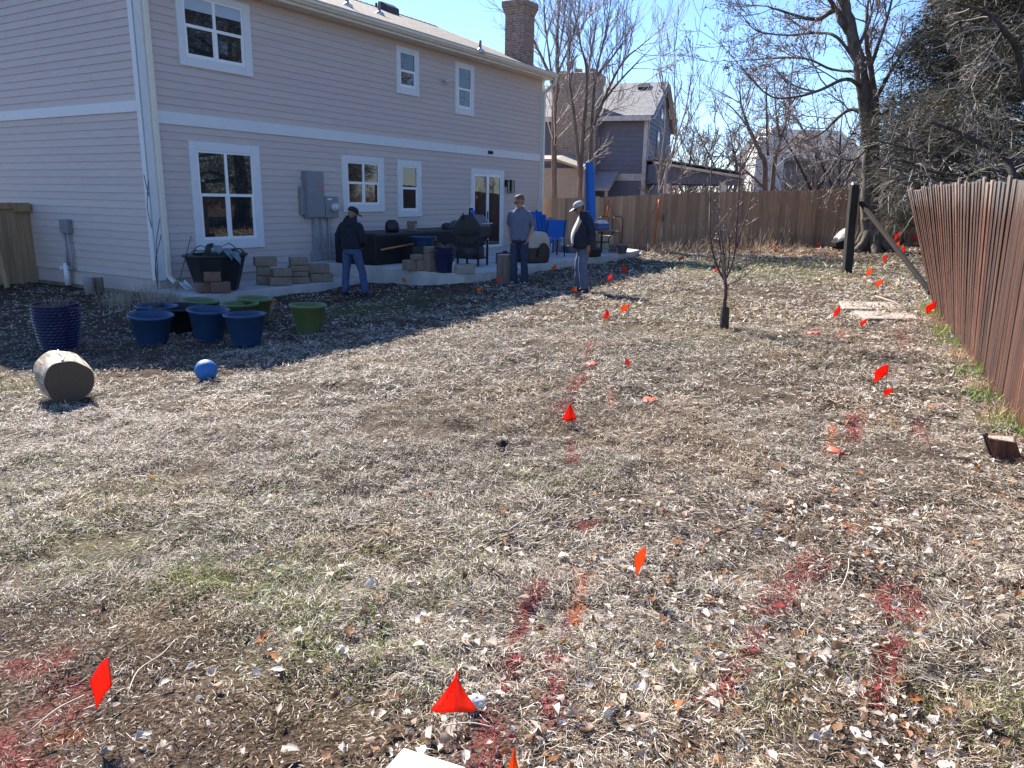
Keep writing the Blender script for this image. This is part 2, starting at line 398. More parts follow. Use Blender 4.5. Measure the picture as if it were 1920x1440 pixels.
for px, py, h in ((651, 12, .35), (711, 27, .33), (900, 97, .30)):
    p = onroof(px, py); b = MB(); b.lathe([(.045, -.05), (.045, h), (.035, h), (.035, h - .05)], 12, p); pb = b.build('vent_pipe', mat('grey vent pipe', (.20, .19, .19), .6), roof, True)
    b = MB(); b.lathe([(.16, -.05), (.14, .03), (.06, .08), (.05, .1)], 14, p); b.build('flashing', mat('pale flashing', (.55, .55, .55), .35, metal=.6), roof, True)
for px, py in ((776, 42), (668, 8)):
    p = onroof(px, py); p[1] = 4.1; p[2] = roofz(4.1)
    b = MB(); b.loft([[(p[0] + dx, p[1] - .28, p[2] - .12), (p[0] + dx, p[1] - .27, p[2] + .10), (p[0] + dx, p[1] - .05, p[2] + .24), (p[0] + dx, p[1] + .22, p[2] + .22), (p[0] + dx, p[1] + .22, p[2])] for dx in (-.32, .32)])
    b.build('roof_vent', mat('dark roof vent', (.045, .04, .045), .55), roof, bevel=.02)
# chimney
cx0, cy0, cw = 14.25, .35, .72
b = MB(); zc = 8.02
b.bx(cx0, cx0 + cw, cy0, cy0 + cw, 5.6, zc - .42)
b.loft([[(cx0 - e, cy0 - e, z), (cx0 + cw + e, cy0 - e, z), (cx0 + cw + e, cy0 + cw + e, z), (cx0 - e, cy0 + cw + e, z)] for e, z in ((0, zc - .42), (.09, zc - .17), (.09, zc), (.02, zc + .03))])
ch = b.build('chimney', M_brick, house)
b = MB(); b.lathe([(.19, zc), (.19, zc + .26), (.15, zc + .26), (.15, zc + .1)], 20, (cx0 + cw / 2, cy0 + cw / 2, 0)); b.build('flue', mat('clay flue', (.20, .15, .13), .8), ch, True)

def window(x0, x1, z0, z1, gx0, gx1, gz0, gz1, nx, zm, blind=0.0, tall=None):
    b = MB(); y = -.062
    b.bx(x0, gx0, y, -.0, z0, z1); b.bx(gx1, x1, y, 0, z0, z1); b.bx(gx0, gx1, y, 0, gz1, z1); b.bx(gx0, gx1, y, 0, z0, gz0)
    w = b.build('window', M_trim, house, bevel=.006)
    b = MB(); f = .038; y = -.052
    b.bx(gx0 + .002, gx0 + f, y, .0, gz0, gz1); b.bx(gx1 - f, gx1 - .002, y, .0, gz0, gz1)
    b.bx(gx0 + f, gx1 - f, y, 0, gz0 + .002, gz0 + f); b.bx(gx0 + f, gx1 - f, y, 0, gz1 - f, gz1 - .002)
    b.bx(gx0 + f, gx1 - f, y - .004, 0, zm - .03, zm + .03)
    wd = (gx1 - gx0 - 2 * f)
    for i in range(1, nx):
        xm = gx0 + f + wd * i / nx; b.bx(xm - .032, xm + .032, y - .002, 0, gz0 + f, zm - .03); b.bx(xm - .032, xm + .032, y - .002, 0, zm + .03, gz1 - f)
    for i in range(nx):                                   # lower sashes sit a little proud with their own thin rails
        xa = gx0 + f + wd * i / nx + (.032 if i else 0); xb = gx0 + f + wd * (i + 1) / nx - (.032 if i < nx - 1 else 0)
        b.bx(xa, xa + .022, y + .008, 0, gz0 + f, zm - .03); b.bx(xb - .03, xb, y + .008, 0, gz0 + f, zm - .03); b.bx(xa + .022, xb - .03, y + .008, 0, gz0 + f, gz0 + f + .03)
    b.build('frame', mat('white vinyl', (.80, .80, .79), .35, .02), w, bevel=.003)
    b = MB(); b.bx(gx0 + .01, gx1 - .01, -.030, -.0285, gz0 + .01, gz1 - .01); b.build('pane', M_glass, w)
    if blind:
        b = MB(); b.bx(gx0 + f, gx1 - f, -.034, -.032, gz1 - f - blind, gz1 - f); b.build('blind', M_blind, w)
    return w
window(.86, 2.60, .52, 2.65, 1.03, 2.40, .71, 2.48, 2, 1.62)
window(.82, 2.56, 4.04, 5.44, .97, 2.37, 4.21, 5.33, 2, 4.78, .22)
window(5.11, 6.65, 1.26, 2.62, 5.28, 6.46, 1.43, 2.47, 2, 1.97)
window(7.21, 8.22, 1.12, 2.61, 7.36, 8.05, 1.28, 2.46, 1, 1.88)
window(7.23, 8.16, 4.28, 5.44, 7.36, 8.02, 4.46, 5.33, 1, 4.86)
window(9.83, 10.79, 4.02, 5.44, 9.97, 10.65, 4.20, 5.33, 1, 4.73)
# sliding door
b = MB(); b.bx(10.66, 10.80, -.062, 0, .12, 2.53); b.bx(12.38, 12.53, -.062, 0, .12, 2.53); b.bx(10.80, 12.38, -.062, 0, 2.39, 2.53)
dr = b.build('sliding_door', M_trim, house, bevel=.006)
b = MB(); b.bx(10.802, 10.86, -.05, 0, .12, 2.388); b.bx(12.32, 12.378, -.05, 0, .12, 2.388); b.bx(10.86, 12.32, -.05, 0, 2.31, 2.388); b.bx(10.86, 12.32, -.05, 0, .12, .2)
b.bx(11.52, 11.60, -.058, 0, .2, 2.31); b.bx(11.60, 11.66, -.048, 0, .2, 2.31); b.build('frame', mat('white vinyl', (0, 0, 0)), dr)
b = MB(); b.bx(10.81, 12.37, -.030, -.0285, .13, 2.38); b.build('pane', M_glass, dr)
b = MB(); b.bx(11.54, 11.58, -.085, -.058, 1.0, 1.25); b.build('handle', M_dark, dr)
# wall lantern, camera, boxes
lt = MB(); lx, lz = 12.80, 1.83
for i in (-1, 1):
    for j in (-1, 1): lt.bx(lx + i * .09 - .008, lx + i * .09 + .008, -.16 + j * .075 - .008, -.16 + j * .075 + .008, lz, lz + .40)
for z in (lz, lz + .39): 
    lt.bx(lx - .1, lx + .1, -.245, -.075, z, z + .015)
lt.bx(lx - .2, lx - .06, -.05, -.03, lz + .2, lz + .42); lt.bar((lx - .1, -.04, lz + .35), (lx, -.16, lz + .43), .02); lt.bx(lx - .015, lx + .015, -.175, -.145, lz + .05, lz + .42)
lan = lt.build('wall_lantern', M_dark, house)
b = MB(); b.bx(lx - .082, lx + .082, -.226, -.094, lz + .02, lz + .38)
cg, _a, _b2, _c = _nodes('lantern glass'); _c.inputs['Transmission Weight'].default_value = 1; _c.inputs['Roughness'].default_value = .03; _c.inputs['IOR'].default_value = 1.1
b.build('glass', cg, lan)
b = MB(); b.bx(11.58, 11.66, -.075, -.048, 3.0, 3.1); b.ball((11.66, -.13, 3.04), .055); b.bar((11.62, -.06, 3.06), (11.66, -.12, 3.04), .03); cm = b.build('security_camera', M_black, house, True)
b = MB(); b.ball((11.685, -.175, 3.02), .026); b.build('lens', mat('pale lens', (.6, .6, .62), .2), cm, True)
b = MB(); b.bx(9.25, 9.33, -.05, -.02, 4.80, 4.88); b.bar((9.29, -.05, 4.84), (9.29, -.13, 4.86), .03); b.tube([(9.27, -.12, 4.86), (9.22, -.2, 4.80)], [.03, .05], 10); b.tube([(9.31, -.12, 4.86), (9.46, -.2, 4.86)], [.03, .05], 10)
b.build('floodlight', mat('pale lamp', (.6, .57, .54), .5), house, True)
# electrical panel and meter
b = MB(); b.bx(3.80, 4.34, -.20, -.03, 1.14, 2.19); pn = b.build('electrical_panel', M_grey, house, bevel=.01)
b = MB(); b.bx(3.825, 4.315, -.216, -.20, 1.16, 2.17); b.build('cover', M_grey, pn, bevel=.006)
b = MB(); b.bx(4.12, 4.24, -.219, -.216, 1.83, 1.89); b.build('warning_label', mat('red label', (.62, .12, .06), .5, .3, 60), pn)
b = MB(); b.bx(3.68, 3.80, -.12, -.03, 1.20, 1.84); b.build('cable_box', M_grey, pn, bevel=.01)
b = MB(); b.bx(4.37, 4.80, -.19, -.03, 1.13, 1.63); mt_ = b.build('electric_meter', M_grey, house, bevel=.01)
b = MB(); b.tube([(4.62, -.19, 1.38), (4.62, -.30, 1.38)], [.10, .10], 20); b.tube([(4.62, -.30, 1.38), (4.62, -.34, 1.38)], [.085, .06], 20); b.build('dial', mat('meter glass', (.55, .55, .52), .15), mt_, True)
b = MB(); b.bx(4.44, 4.58, -.194, -.19, 1.55, 1.585); b.build('label', mat('white label', (.7, .7, .7)), mt_)
b = MB(); b.bx(4.06, 4.17, -.14, -.04, .02, 1.14); b.tube([(4.30, -.1, 1.14), (4.30, -.1, .95), (4.33, -.1, .6), (4.26, -.1, .35), (4.30, -.1, .0)], .022, 8); b.tube([(4.56, -.09, 1.13), (4.56, -.09, -.05)], .04, 10)
b.bx(3.98, 4.24, -.15, -.035, .02, .36); b.build('conduit', M_pipe, house, bevel=.006)
# utility box low on the side wall
yb = 2.93
b = MB(); b.bx(-.14, -.03, yb - .15, yb + .15, .78, 1.07); ub = b.build('utility_box', M_grey, house, bevel=.01)
b = MB(); b.tube([(-.09, yb + .08, .80), (-.09, yb + .07, .4), (-.09, yb + .1, .1)], .028, 8); b.tube([(-.09, yb - .05, .80), (-.09, yb - .1, .3), (-.09, yb - .1, -.02)], .028, 8); b.tube([(-.09, yb - .08, .05), (-.09, yb + .1, .0)], .02, 8); b.build('conduit', M_pipe, ub, True)
b = MB(); b.tube([(-.1, yb + .14, .15), (-.1, yb + .14, -.32)], .06, 12); b.tube([(-.03, yb + .3, .03), (-.15, yb + .3, .03)], .04, 12); b.build('pvc_pipe', M_pvc, ub, True)

# ================================================================== NEIGHBOURING BUILDINGS
M_slate = mat('slate blue siding', (.15, .165, .215), .7, .08, 4)
M_lsh = brickmat('light grey shingles', (.20, .205, .22), (.29, .29, .30), (.12, .12, .13), .32, .16, .012, 'xy')
NC = atY(1216, 218, 36); NYAW = R(-18)
nb = thing('neighbour_house', 'slate blue neighbouring house with grey shingle gable roof behind the back fence', 'house', (NC[0], NC[1], 0), NYAW)
ez = NC[2]; ND, NL = 8.2, 10.0; nr = ez + 1.95
b = MB(); b.bx(-NL, -.01, .02, ND, -.5, ez)
b.add([(x, y, z) for x in (-NL, -.01) for y, z in ((.02, ez), (ND, ez), (ND / 2, nr - .1))], [(0, 1, 2), (5, 4, 3), (0, 2, 5, 3), (1, 4, 5, 2)])
k = 26
for i in range(k + 9):
    a = -.2 + i * (ez + .2) / k; c = a + (ez + .2) / k + .01
    if i < k: b.add([(-NL, -.03, a), (0, -.03, a), (0, -.005, c), (-NL, -.005, c), (-NL, .02, a), (0, .02, a)], [(0, 1, 2, 3), (0, 4, 5, 1)])
    ya = max(0, (a - ez) * (ND / 2) / (nr - ez)); yb_ = ND - ya
    if yb_ - ya > .3: b.add([(.03, ya, a), (.03, yb_, a), (.005, yb_, c), (.005, ya, c), (-.02, ya, a), (-.02, yb_, a)], [(0, 1, 2, 3), (0, 4, 5, 1)])
b.build('wall', M_slate, nb)
b = MB()
for s_ in (0, 1):
    ys = [(-.45, ez - .05), (ND / 2, nr)]
    if s_: ys = [(ND - y, z) for y, z in ys]
    b.loft([[(x, ys[0][0], ys[0][1] - .05), (x, ys[0][0], ys[0][1] + .06), (x, ys[1][0], ys[1][1] + .06), (x, ys[1][0], ys[1][1] - .05)] for x in (-NL - .3, .28)])
nroof = b.build('roof', M_lsh, nb)
b = MB(); b.loft([[(-1.05 + d, 3.0, nr - .65), (-1.05 + d, 3.0, nr - .3), (-1.05 + d, 3.55, nr - .05), (-1.05 + d, 3.7, nr - .25)] for d in (0, .5)]); b.build('roof_vent', M_dark, nroof)
b = MB(); b.bx(-NL, .2, -.5, -.42, ez - .22, ez - .02); b.bx(-.16, .05, -.05, .0, -.5, ez - .1); b.bx(.0, .05, -.05, .14, -.5, ez - .1); b.bx(-NL, -.16, -.05, -.03, 2.55, 2.85)
for s_ in (0, 1):
    ya, yb_ = (-.45, ND / 2) if not s_ else (ND + .45, ND / 2)
    b.bar((.26, ya, ez - .14), (.26, yb_, nr - .08), .2, .04)
b.build('trim', mat('pale grey trim', (.55, .54, .52), .6), nb)
for y0, z0, z1 in ((2.9, 3.4, 4.9), (6.2, 3.0, 4.4), (ND / 2 - .35, ez + .3, ez + .95)):
    b = MB(); b.bx(.0, .06, y0 - .12, y0 + .72, z0 - .1, z1 + .1); w = b.build('window', mat('slate trim', (.2, .22, .27), .6), nb)
    b = MB(); b.bx(.06, .064, y0, y0 + .6, z0, z1); b.build('pane', M_glass, w)
b = MB(); c0, c1, f0 = -4.35, -2.25, -.55; zt = ez + 1.85
b.bx(c0, c1, f0, .6, -.4, zt - .55); b.loft([[(c0 - e, f0 - e, z), (c1 + e, f0 - e, z), (c1 + e, .6 + e, z), (c0 - e, .6 + e, z)] for e, z in ((0, zt - .55), (.1, zt - .35), (.1, zt - .03), (.04, zt))])
nch = b.build('chimney', M_brick2, nb)
for dx, hh in ((-.7, .14), (0, .22), (.62, .2)):
    b = MB(); b.lathe([(.2, zt - .02), (.2, zt + hh), (.14, zt + hh), (.14, zt)], 12, ((c0 + c1) / 2 + dx, 0, 0)); b.build('flue', M_brick2, nch)
b = MB(); b.loft([[(-2.75, -2.2, 2.05), (-2.75, -2.2, 2.15), (-2.75, 0, 2.95), (-2.75, 0, 2.85)], [(-1.2, -2.2, 2.05), (-1.2, -2.2, 2.15), (-1.2, 0, 2.95), (-1.2, 0, 2.85)]]); b.bx(-2.7, -2.58, -2.15, -2.02, -.3, 2.08); b.bx(-1.4, -1.28, -2.15, -2.02, -.3, 2.08)
b.build('porch_roof', mat('weathered grey wood', (.36, .35, .36), .8), nb)

P = atY(1095, 372, 33.5); 
sh = thing('shed', 'tan stucco shed behind the back fence in front of the brick chimney', 'shed', (P[0], P[1], 0), R(-12))
b = MB(); b.bx(-2.6, 0, 0, 2.2, -.4, 2.95); b.build('wall', mat('tan stucco', (.30, .285, .26), .9, .08, 5, .2, 60), sh)
b = MB(); b.loft([[(x, -.25, z - .1), (x, -.25, z), (x, 2.4, z + .35), (x, 2.4, z + .25)] for x, z in ((-2.8, 3.3), (-1.2, 3.32), (.2, 2.88))]); b.build('roof', mat('shed roof', (.34, .30, .25), .8), sh)

P = atY(1240, 344, 34); Q = atY(1392, 344, 34)
pc = thing('patio_cover', 'low patio cover with white sloping fascia to the right of the slate blue house', 'patio cover', (P[0], P[1], 0), 0)
wd = Q[0] - P[0]; z0 = P[2]; zl = atY(1240, 306, 34)[2]; zr = atY(1392, 334, 34)[2]
b = MB(); b.poly([(-.3, 0, z0), (wd, 0, z0), (wd, 0, zr), (-.3, 0, zl)], 4.0, (0, 1, 0)); b.build('gable', mat('dusk blue panel', (.13, .145, .2), .7), pc)
b = MB(); b.bar((-.35, -.04, zl + .02), (wd + .1, -.04, zr + .02), .26, .1); b.build('fascia', mat('white fascia', (.62, .62, .66), .5), pc)
b = MB(); b.loft([[(x, -.3, z), (x, 4.2, z), (x, 4.2, z + .05), (x, -.3, z + .05)] for x, z in ((-.4, zl + .16), (wd + .15, zr + .16))]); b.build('roof', M_lsh, pc)
for px in (1358, 1250):
    p = atY(px, 344, 34); b = MB(); b.bx(p[0] - P[0] - .12, p[0] - P[0] + .12, .02, .24, -.3, z0); b.build('post', mat('white post', (.68, .67, .64), .6), pc)

P = atY(1440, 350, 56)
fh = thing('far_house', 'distant house with pale sided chimney and long grey roof beyond the bare trees', 'house', (P[0], P[1], 0), R(8))
def fx(px): return atY(px, 300, 56)[0] - P[0]
def fz(py): return atY(1500, py, 56)[2]
b = MB(); b.bx(fx(1470), fx(1640), .5, 8, 0, fz(298)); b.build('wall', mat('grey brown siding', (.24, .22, .21), .8), fh)
b = MB(); b.loft([[(x, -.2, fz(302)), (x, -.2, fz(297)), (x, 4.2, fz(231)), (x, 8.5, fz(297))] for x in (fx(1466), fx(1645))]); b.build('roof', M_lsh, fh)
b = MB(); b.poly([(fx(1416), 0, 0), (fx(1472), 0, 0), (fx(1472), 0, fz(232)), (fx(1446), 0, fz(238)), (fx(1424), 0, fz(272)), (fx(1416), 0, fz(300))], 1.6, (0, 1, 0))
for i in range(22): b.bx(fx(1417), fx(1471), -.02, 0, .3 + i * .28, .30 + i * .28 + .24)
b.build('chimney', mat('pale siding', (.62, .62, .60), .7), fh)

# ================================================================== FENCES
M_cedar = woodmat('brown cedar', [(.25, (.26, .155, .095)), (.5, (.42, .265, .165)), (.75, (.52, .35, .235))], (22, 22, .9), .85, .22, .4)
M_oldred = woodmat('weathered red cedar', [(.37, (.006, .005, .005)), (.43, (.022, .013, .011)), (.475, (.09, .038, .026)), (.51, (.12, .06, .045)), (.545, (.04, .025, .021)), (.58, (.14, .08, .06)), (.64, (.24, .185, .16))], (34, 34, .45), .85, .15, 1.0, (1.50, 1.80, (.31, .30, .29)), nr=.8)
M_newood = woodmat('raw fence wood', [(.3, (.24, .155, .085)), (.7, (.38, .265, .16))], (20, 20, 1), .85, .15, .3)
def fence(name, label, P0, P1, w, h, mt, th=.018, lean=None, side=1, seed=0, rail=True, gap=.004, hj=.012, dog=.02, tj=.0):
    g = np.random.default_rng(seed)
    P0 = np.array(P0, float); P1 = np.array(P1, float); d = P1 - P0; Ln = np.linalg.norm(d); t = d / Ln; t3 = np.array([t[0], t[1], 0]); n3 = np.array([-t[1], t[0], 0]) * side
    z0 = gz(*P0); O = np.array([P0[0], P0[1], z0])
    f = thing(name, label, 'fence', O)
    b = MB(); s = 0.0; k = 0
    while s < Ln:
        ww = w * g.uniform(.86, 1.12); c = P0 + t * (s + ww / 2); zb = gz(*c) + g.uniform(0, .03)
        a = lean(s / Ln) if lean else 0.0
        up = np.array([0, 0, math.cos(a)]) + n3 * math.sin(a); up = unit(up + t3 * g.normal(0, tj)); nr_ = unit(np.cross(t3, up))
        hh = h + g.normal(0, hj); base = np.array([c[0], c[1], zb]) - O + nr_ * g.uniform(-.003, .003) * (1 if lean else 2)
        x = unit(np.cross(up, nr_)); hw = (ww - gap) / 2
        pts = [base - x * hw, base + x * hw, base + x * hw + up * (hh - dog), base + x * (hw - dog) + up * hh, base - x * (hw - dog) + up * hh, base - x * hw + up * (hh - dog)]
        b.poly(pts, th, nr_); s += ww; k += 1
    b.build('boards', mt, f)
    if rail:
        b = MB()
        for hf in (.3, h * .55, h - .25):
            b = MB(); ms = np.linspace(0, 1, 8)
            for i in range(7):
                pa, pb = [np.array([*(P0 + d * m), gz(*(P0 + d * m))]) - O for m in (ms[i], ms[i + 1])]
                la, lb = [(lean(m) if lean else 0) for m in (ms[i], ms[i + 1])]
                b.bar(pa + np.array([0, 0, hf * math.cos(la)]) + n3 * (math.sin(la) * hf - .05 ), pb + np.array([0, 0, hf * math.cos(lb)]) + n3 * (math.sin(lb) * hf - .05), .04, .09)
            b.build('rail', mt, f)
        for m in np.linspace(.02, .98, max(3, int(Ln / 2.4))):
            p = P0 + d * m; b = MB(); la = lean(m) if lean else 0; q = np.array([p[0], p[1], gz(*p) - .2]) - O - n3 * .11
            b.bar(q, q + np.array([0, 0, h + .1]) + n3 * math.sin(la) * h, .09); b.build('post', mt, f)
    return f
fence('back_fence', 'tall brown cedar board fence running across the back of the yard', (.95, 27.95), (14.6, 26.0), .14, 1.84, M_cedar, side=-1, seed=3, hj=.008)
F1 = G(1750, 574); F0 = G(1920, 808); fd = unit(F0 - F1)[:2]; Fn = F0[:2] + fd * 4.2
fence('old_fence', 'leaning weathered red cedar fence with grey worn tops along the right of the lawn', F1[:2], Fn, .15, 1.86, M_oldred, .02, lambda m: R(17.5) * max(0, 1 - m / .48) + R(.5), side=-1, seed=5, gap=.002, hj=.018, tj=.006)
lf0 = wor(-.02, 4.42, 0)[:2]; lf1 = wor(-2.6, 4.42, 0)[:2]
lf = fence('side_fence', 'short wooden fence with a nailed batten meeting the side wall of the house', lf0, lf1, .14, 1.72, M_newood, side=1, seed=9)
O = np.array(lf.location)
b = MB(); wv = -WX; nv = -WL
b.bar(wor(-.05, 4.36, 1.32) - O, wor(-2.5, 4.36, 1.32) - O, .03, .13); b.bar(wor(-.05, 4.30, 1.28) - O, wor(-.4, 4.30, 1.28) - O, .05, .16)
pa = LG(3, 402, 1.25); b.bar(wor(-.95, 4.25, 1.2) - O, wor(-1.0, 3.75, -.35) - O, .025, .10); b.build('brace', M_newood, lf)

# ================================================================== GROUND
GREEN = [(250, 990, .8, .3), (430, 1090, .2, .4), (300, 1095, .2, .4), (360, 1080, .15, .35), (720, 1180, .45, .5), (640, 1235, .3, .5), (150, 1000, .5, .3), (1060, 895, .4, .5), (1300, 1240, .3, .3),
    (1480, 1290, .25, .3), (1790, 1275, .3, .6), (1450, 497, 3.0, .75), (1560, 520, 1.6, .5), (1330, 505, 1.8, .55), (1660, 545, .9, .8), (1400, 640, .8, .35), (60, 728, .45, .7), (0, 725, .6, .5),
    (60, 900, .6, .4), (660, 583, .9, .8), (600, 592, .9, .6), (760, 560, 1.1, .6), (850, 575, 1.0, .3), (1290, 600, 1.6, .3), (500, 960, .8, .25), (1220, 560, 1.2, .35), (900, 1030, .5, .25), (560, 1110, .5, .4)]
SOIL = [(300, 1230, .5, .55), (90, 1210, .45, .7), (560, 1350, .4, .3), (230, 1290, .5, .35), (1500, 1000, .5, .35), (1710, 1000, .4, .3), (1500, 545, 1.4, .55), (1400, 552, .8, .4), (420, 1400, .4, .3), (1330, 690, .8, .2),
    (600, 880, .6, .15), (1060, 800, .3, .5), (640, 1370, .2, .9), (780, 900, .4, .12), (1620, 1390, .5, .4), (150, 1400, .4, .25), (1450, 745, .7, .3)]
PAINT_RED, PAINT_OR = (.30, .06, .06), (.58, .19, .08)
PAINT = [([(1152, 572), (1135, 595)], .05, 0, .5), ([(1110, 640), (1100, 672)], .06, 0, .8), ([(1092, 705), (1075, 735)], .07, 0, .8), ([(1066, 752), (1050, 778)], .1, 0, .5), ([(1072, 822), (1078, 870)], .045, 0, .8), ([(1066, 836), (1082, 832)], .03, 0, .8),
    ([(1085, 982), (1112, 980)], .06, 0, .9), ([(1012, 1105), (1000, 1125), (985, 1150), (972, 1195)], .05, 0, .9), ([(958, 1235), (940, 1290)], .045, 0, .95), ([(1028, 1232), (1040, 1290), (1030, 1365)], .05, 0, .8), ([(918, 1360), (905, 1440)], .085, 0, .8),
    ([(1097, 1070), (1088, 1110), (1080, 1160)], .035, 1, .9), ([(1062, 1165), (1070, 1190)], .03, 0, .6),
    ([(1530, 1062), (1490, 1090), (1462, 1120), (1445, 1140)], .10, 0, .6), ([(1425, 1180), (1400, 1225), (1350, 1290), (1320, 1310)], .06, 0, .6), ([(1660, 1100), (1655, 1130), (1670, 1165), (1705, 1170), (1725, 1130), (1700, 1105)], .05, 0, .75), ([(1680, 1205), (1660, 1260), (1632, 1325)], .05, 0, .75),
    ([(1606, 770), (1600, 830)], .08, 0, .75), ([(1720, 785), (1728, 822)], .06, 0, .7), ([(1738, 828), (1750, 840)], .05, 0, .6), ([(1562, 795), (1556, 850)], .03, 1, .8), ([(1145, 735), (1152, 765)], .03, 1, .7), ([(1578, 618), (1580, 636)], .04, 1, .6),
    ([(15, 1250), (70, 1258), (115, 1240)], .08, 0, .7), ([(100, 1290), (140, 1285), (165, 1305)], .06, 0, .7), ([(55, 1330), (110, 1340), (150, 1330)], .06, 0, .55), ([(0, 1385), (20, 1425), (60, 1440)], .09, 0, .8), ([(120, 1370), (140, 1380)], .04, 1, .6),
    ([(1590, 990), (1600, 1005)], .06, 1, .6), ([(1600, 650), (1622, 655)], .1, 0, .3), ([(1690, 620), (1700, 650)], .1, 0, .35)]
_gb = [(G(px, py)[:2], r, a) for px, py, r, a in GREEN]; _sb = [(G(px, py)[:2], r, a) for px, py, r, a in SOIL]
_pb = [(np.array([G(*q)[:2] for q in pl]), w, c, a) for pl, w, c, a in PAINT]
_fl0, _fl1 = np.array(Fn), np.array(F1[:2]); _fdir = unit(_fl1 - _fl0)
def cover(x, y):
    gr = np.zeros_like(x) + .06; so_ = np.zeros_like(x) + .1
    for c, r, a in _gb: gr += a * np.exp(-((x - c[0]) ** 2 + (y - c[1]) ** 2) / (r * r))
    for c, r, a in _sb: so_ += a * np.exp(-((x - c[0]) ** 2 + (y - c[1]) ** 2) / (r * r))
    dfence = (x - _fl0[0]) * -_fdir[1] + (y - _fl0[1]) * _fdir[0]
    dback = 27.9 - .143 * (x - .95) - y
    lf_ = np.exp(-(np.maximum(dfence, 0) / 1.5) ** 2) * .8 + .75 * np.exp(-((x - 1.5) ** 2 / 1.7 + (y - 2.6) ** 2 / 1.9)) + .3 * np.exp(-((x + .3) ** 2 / 1.2 + (y - 2.2) ** 2 / .8))
    bed = np.clip(1 - (dback - 1.0) / 1.6, 0, 1) + np.exp(-((x - 9.5) ** 2 / 6 + (y - 24) ** 2 / 5)) * .6
    al = (x - HA[0]) * WX[0] + (y - HA[1]) * WX[1]; ac = -((x - HA[0]) * WL[0] + (y - HA[1]) * WL[1])       # bare soil along the house, put in to darken its shaded ground
    house_shade = np.clip(1.25 - np.maximum(ac - 4.2, 0) / 2.6, 0, 1) * np.clip(1.2 - np.maximum(-3.5 - al, 0) / 3, 0, 1) * np.clip(1.2 - np.maximum(al - 10, 0) / 5, 0, 1) * (.6 + .5 * vn(x, y, .8, 61))  # weight of that painted-in shade, fading out across the lawn
    so_ += .85 * house_shade; lf_ *= (1 - house_shade)
    edge = np.exp(-(np.maximum(dfence, 0) / .35) ** 2)
    return gr, so_, np.clip(lf_, 0, 1), np.clip(bed, 0, 1), edge
def paint(x, y):
    f = np.zeros_like(x); k = np.zeros(x.shape, int)
    for pl, w, c, a in _pb:
        d = np.full(x.shape, 9.0)
        for i in range(len(pl) - 1):
            p, q = pl[i], pl[i + 1]; e = q - p; t = np.clip(((x - p[0]) * e[0] + (y - p[1]) * e[1]) / (e @ e), 0, 1)
            d = np.minimum(d, np.hypot(x - p[0] - t * e[0], y - p[1] - t * e[1]))
        v = a * np.clip(1.35 - d / (w * .75), 0, 1); mm = v > f; f[mm] = v[mm]; k[mm] = c
    return f, k
PC = np.array([PAINT_RED, PAINT_OR])

def axis(a, b, st, far):
    core = np.arange(a, b + st, st); out = []; s = st; v = b
    while v < far: s *= 1.35; v += s; out.append(v)
    lo = []; s = st; v = a
    while v > -far: s *= 1.35; v -= s; lo.append(v)
    return np.array(lo[::-1] + list(core) + out)
xs = axis(-8, 10, .075, 900); ys = np.concatenate([np.array([-900, -300, -100, -40, -15, -6, -3, 0]), np.arange(1, 9, .06), np.arange(9, 30, .14), 30 + np.cumsum(.14 * 1.3 ** np.arange(1, 33))])
XX, YY = np.meshgrid(xs, ys); ZZ = hz(XX, YY) - .012
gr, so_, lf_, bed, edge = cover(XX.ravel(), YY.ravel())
n1 = vn(XX.ravel(), YY.ravel(), .35, 11)[:, None]; n2 = vn(XX.ravel(), YY.ravel(), .09, 12)[:, None]
C = np.array([.070, .053, .040]) * (.4 + .8 * n1) + np.array([.075, .062, .05]) * n2
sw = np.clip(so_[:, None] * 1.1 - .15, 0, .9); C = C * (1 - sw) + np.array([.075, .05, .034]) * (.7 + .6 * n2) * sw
gw = np.clip(gr[:, None] * .3 - .05, 0, .3); C = C * (1 - gw) + np.array([.13, .15, .05]) * gw
bw_ = bed[:, None] * .7; C = C * (1 - bw_) + np.array([.26, .15, .09]) * (.5 + n1) * bw_
pf, pk = paint(XX.ravel(), YY.ravel()); C = C * (1 - .7 * pf[:, None]) + PC[pk] * .7 * pf[:, None] * .6
ny_, nx_ = XX.shape; idx = np.arange(nx_ * ny_).reshape(ny_, nx_)
F = np.stack([idx[:-1, :-1], idx[:-1, 1:], idx[1:, 1:], idx[1:, :-1]], -1).reshape(-1, 4)
gm = colmat('soil and thatch', .95, 0, .1)
n, l = gm.node_tree.nodes, gm.node_tree.links
tc = n.new('ShaderNodeTexCoord'); ns = n.new('ShaderNodeTexNoise'); ns.inputs['Scale'].default_value = 55; ns.inputs['Detail'].default_value = 6; l.new(tc.outputs['Object'], ns.inputs['Vector'])
r = ramp(n, [(.3, (.45, .45, .45)), (.5, (.95, .95, .95)), (.72, (1.7, 1.65, 1.6))]); l.new(ns.outputs['Fac'], r.inputs['Fac'])
mx = n.new('ShaderNodeVectorMath'); mx.operation = 'MULTIPLY'; l.new([q for q in n if q.type == 'VERTEX_COLOR'][0].outputs[0], mx.inputs[0]); l.new(r.outputs[0], mx.inputs[1])
l.new(mx.outputs[0], n['Principled BSDF'].inputs['Base Color'])
bp = n.new('ShaderNodeBump'); bp.inputs['Strength'].default_value = .9; bp.inputs['Distance'].default_value = .03; l.new(ns.outputs['Fac'], bp.inputs['Height']); l.new(bp.outputs[0], n['Principled BSDF'].inputs['Normal'])
go = npmesh('ground', np.stack([XX.ravel(), YY.ravel(), ZZ.ravel()], 1), F, gm, col=np.clip(C, 0, 1), smooth=True); tag(go, kind='structure')

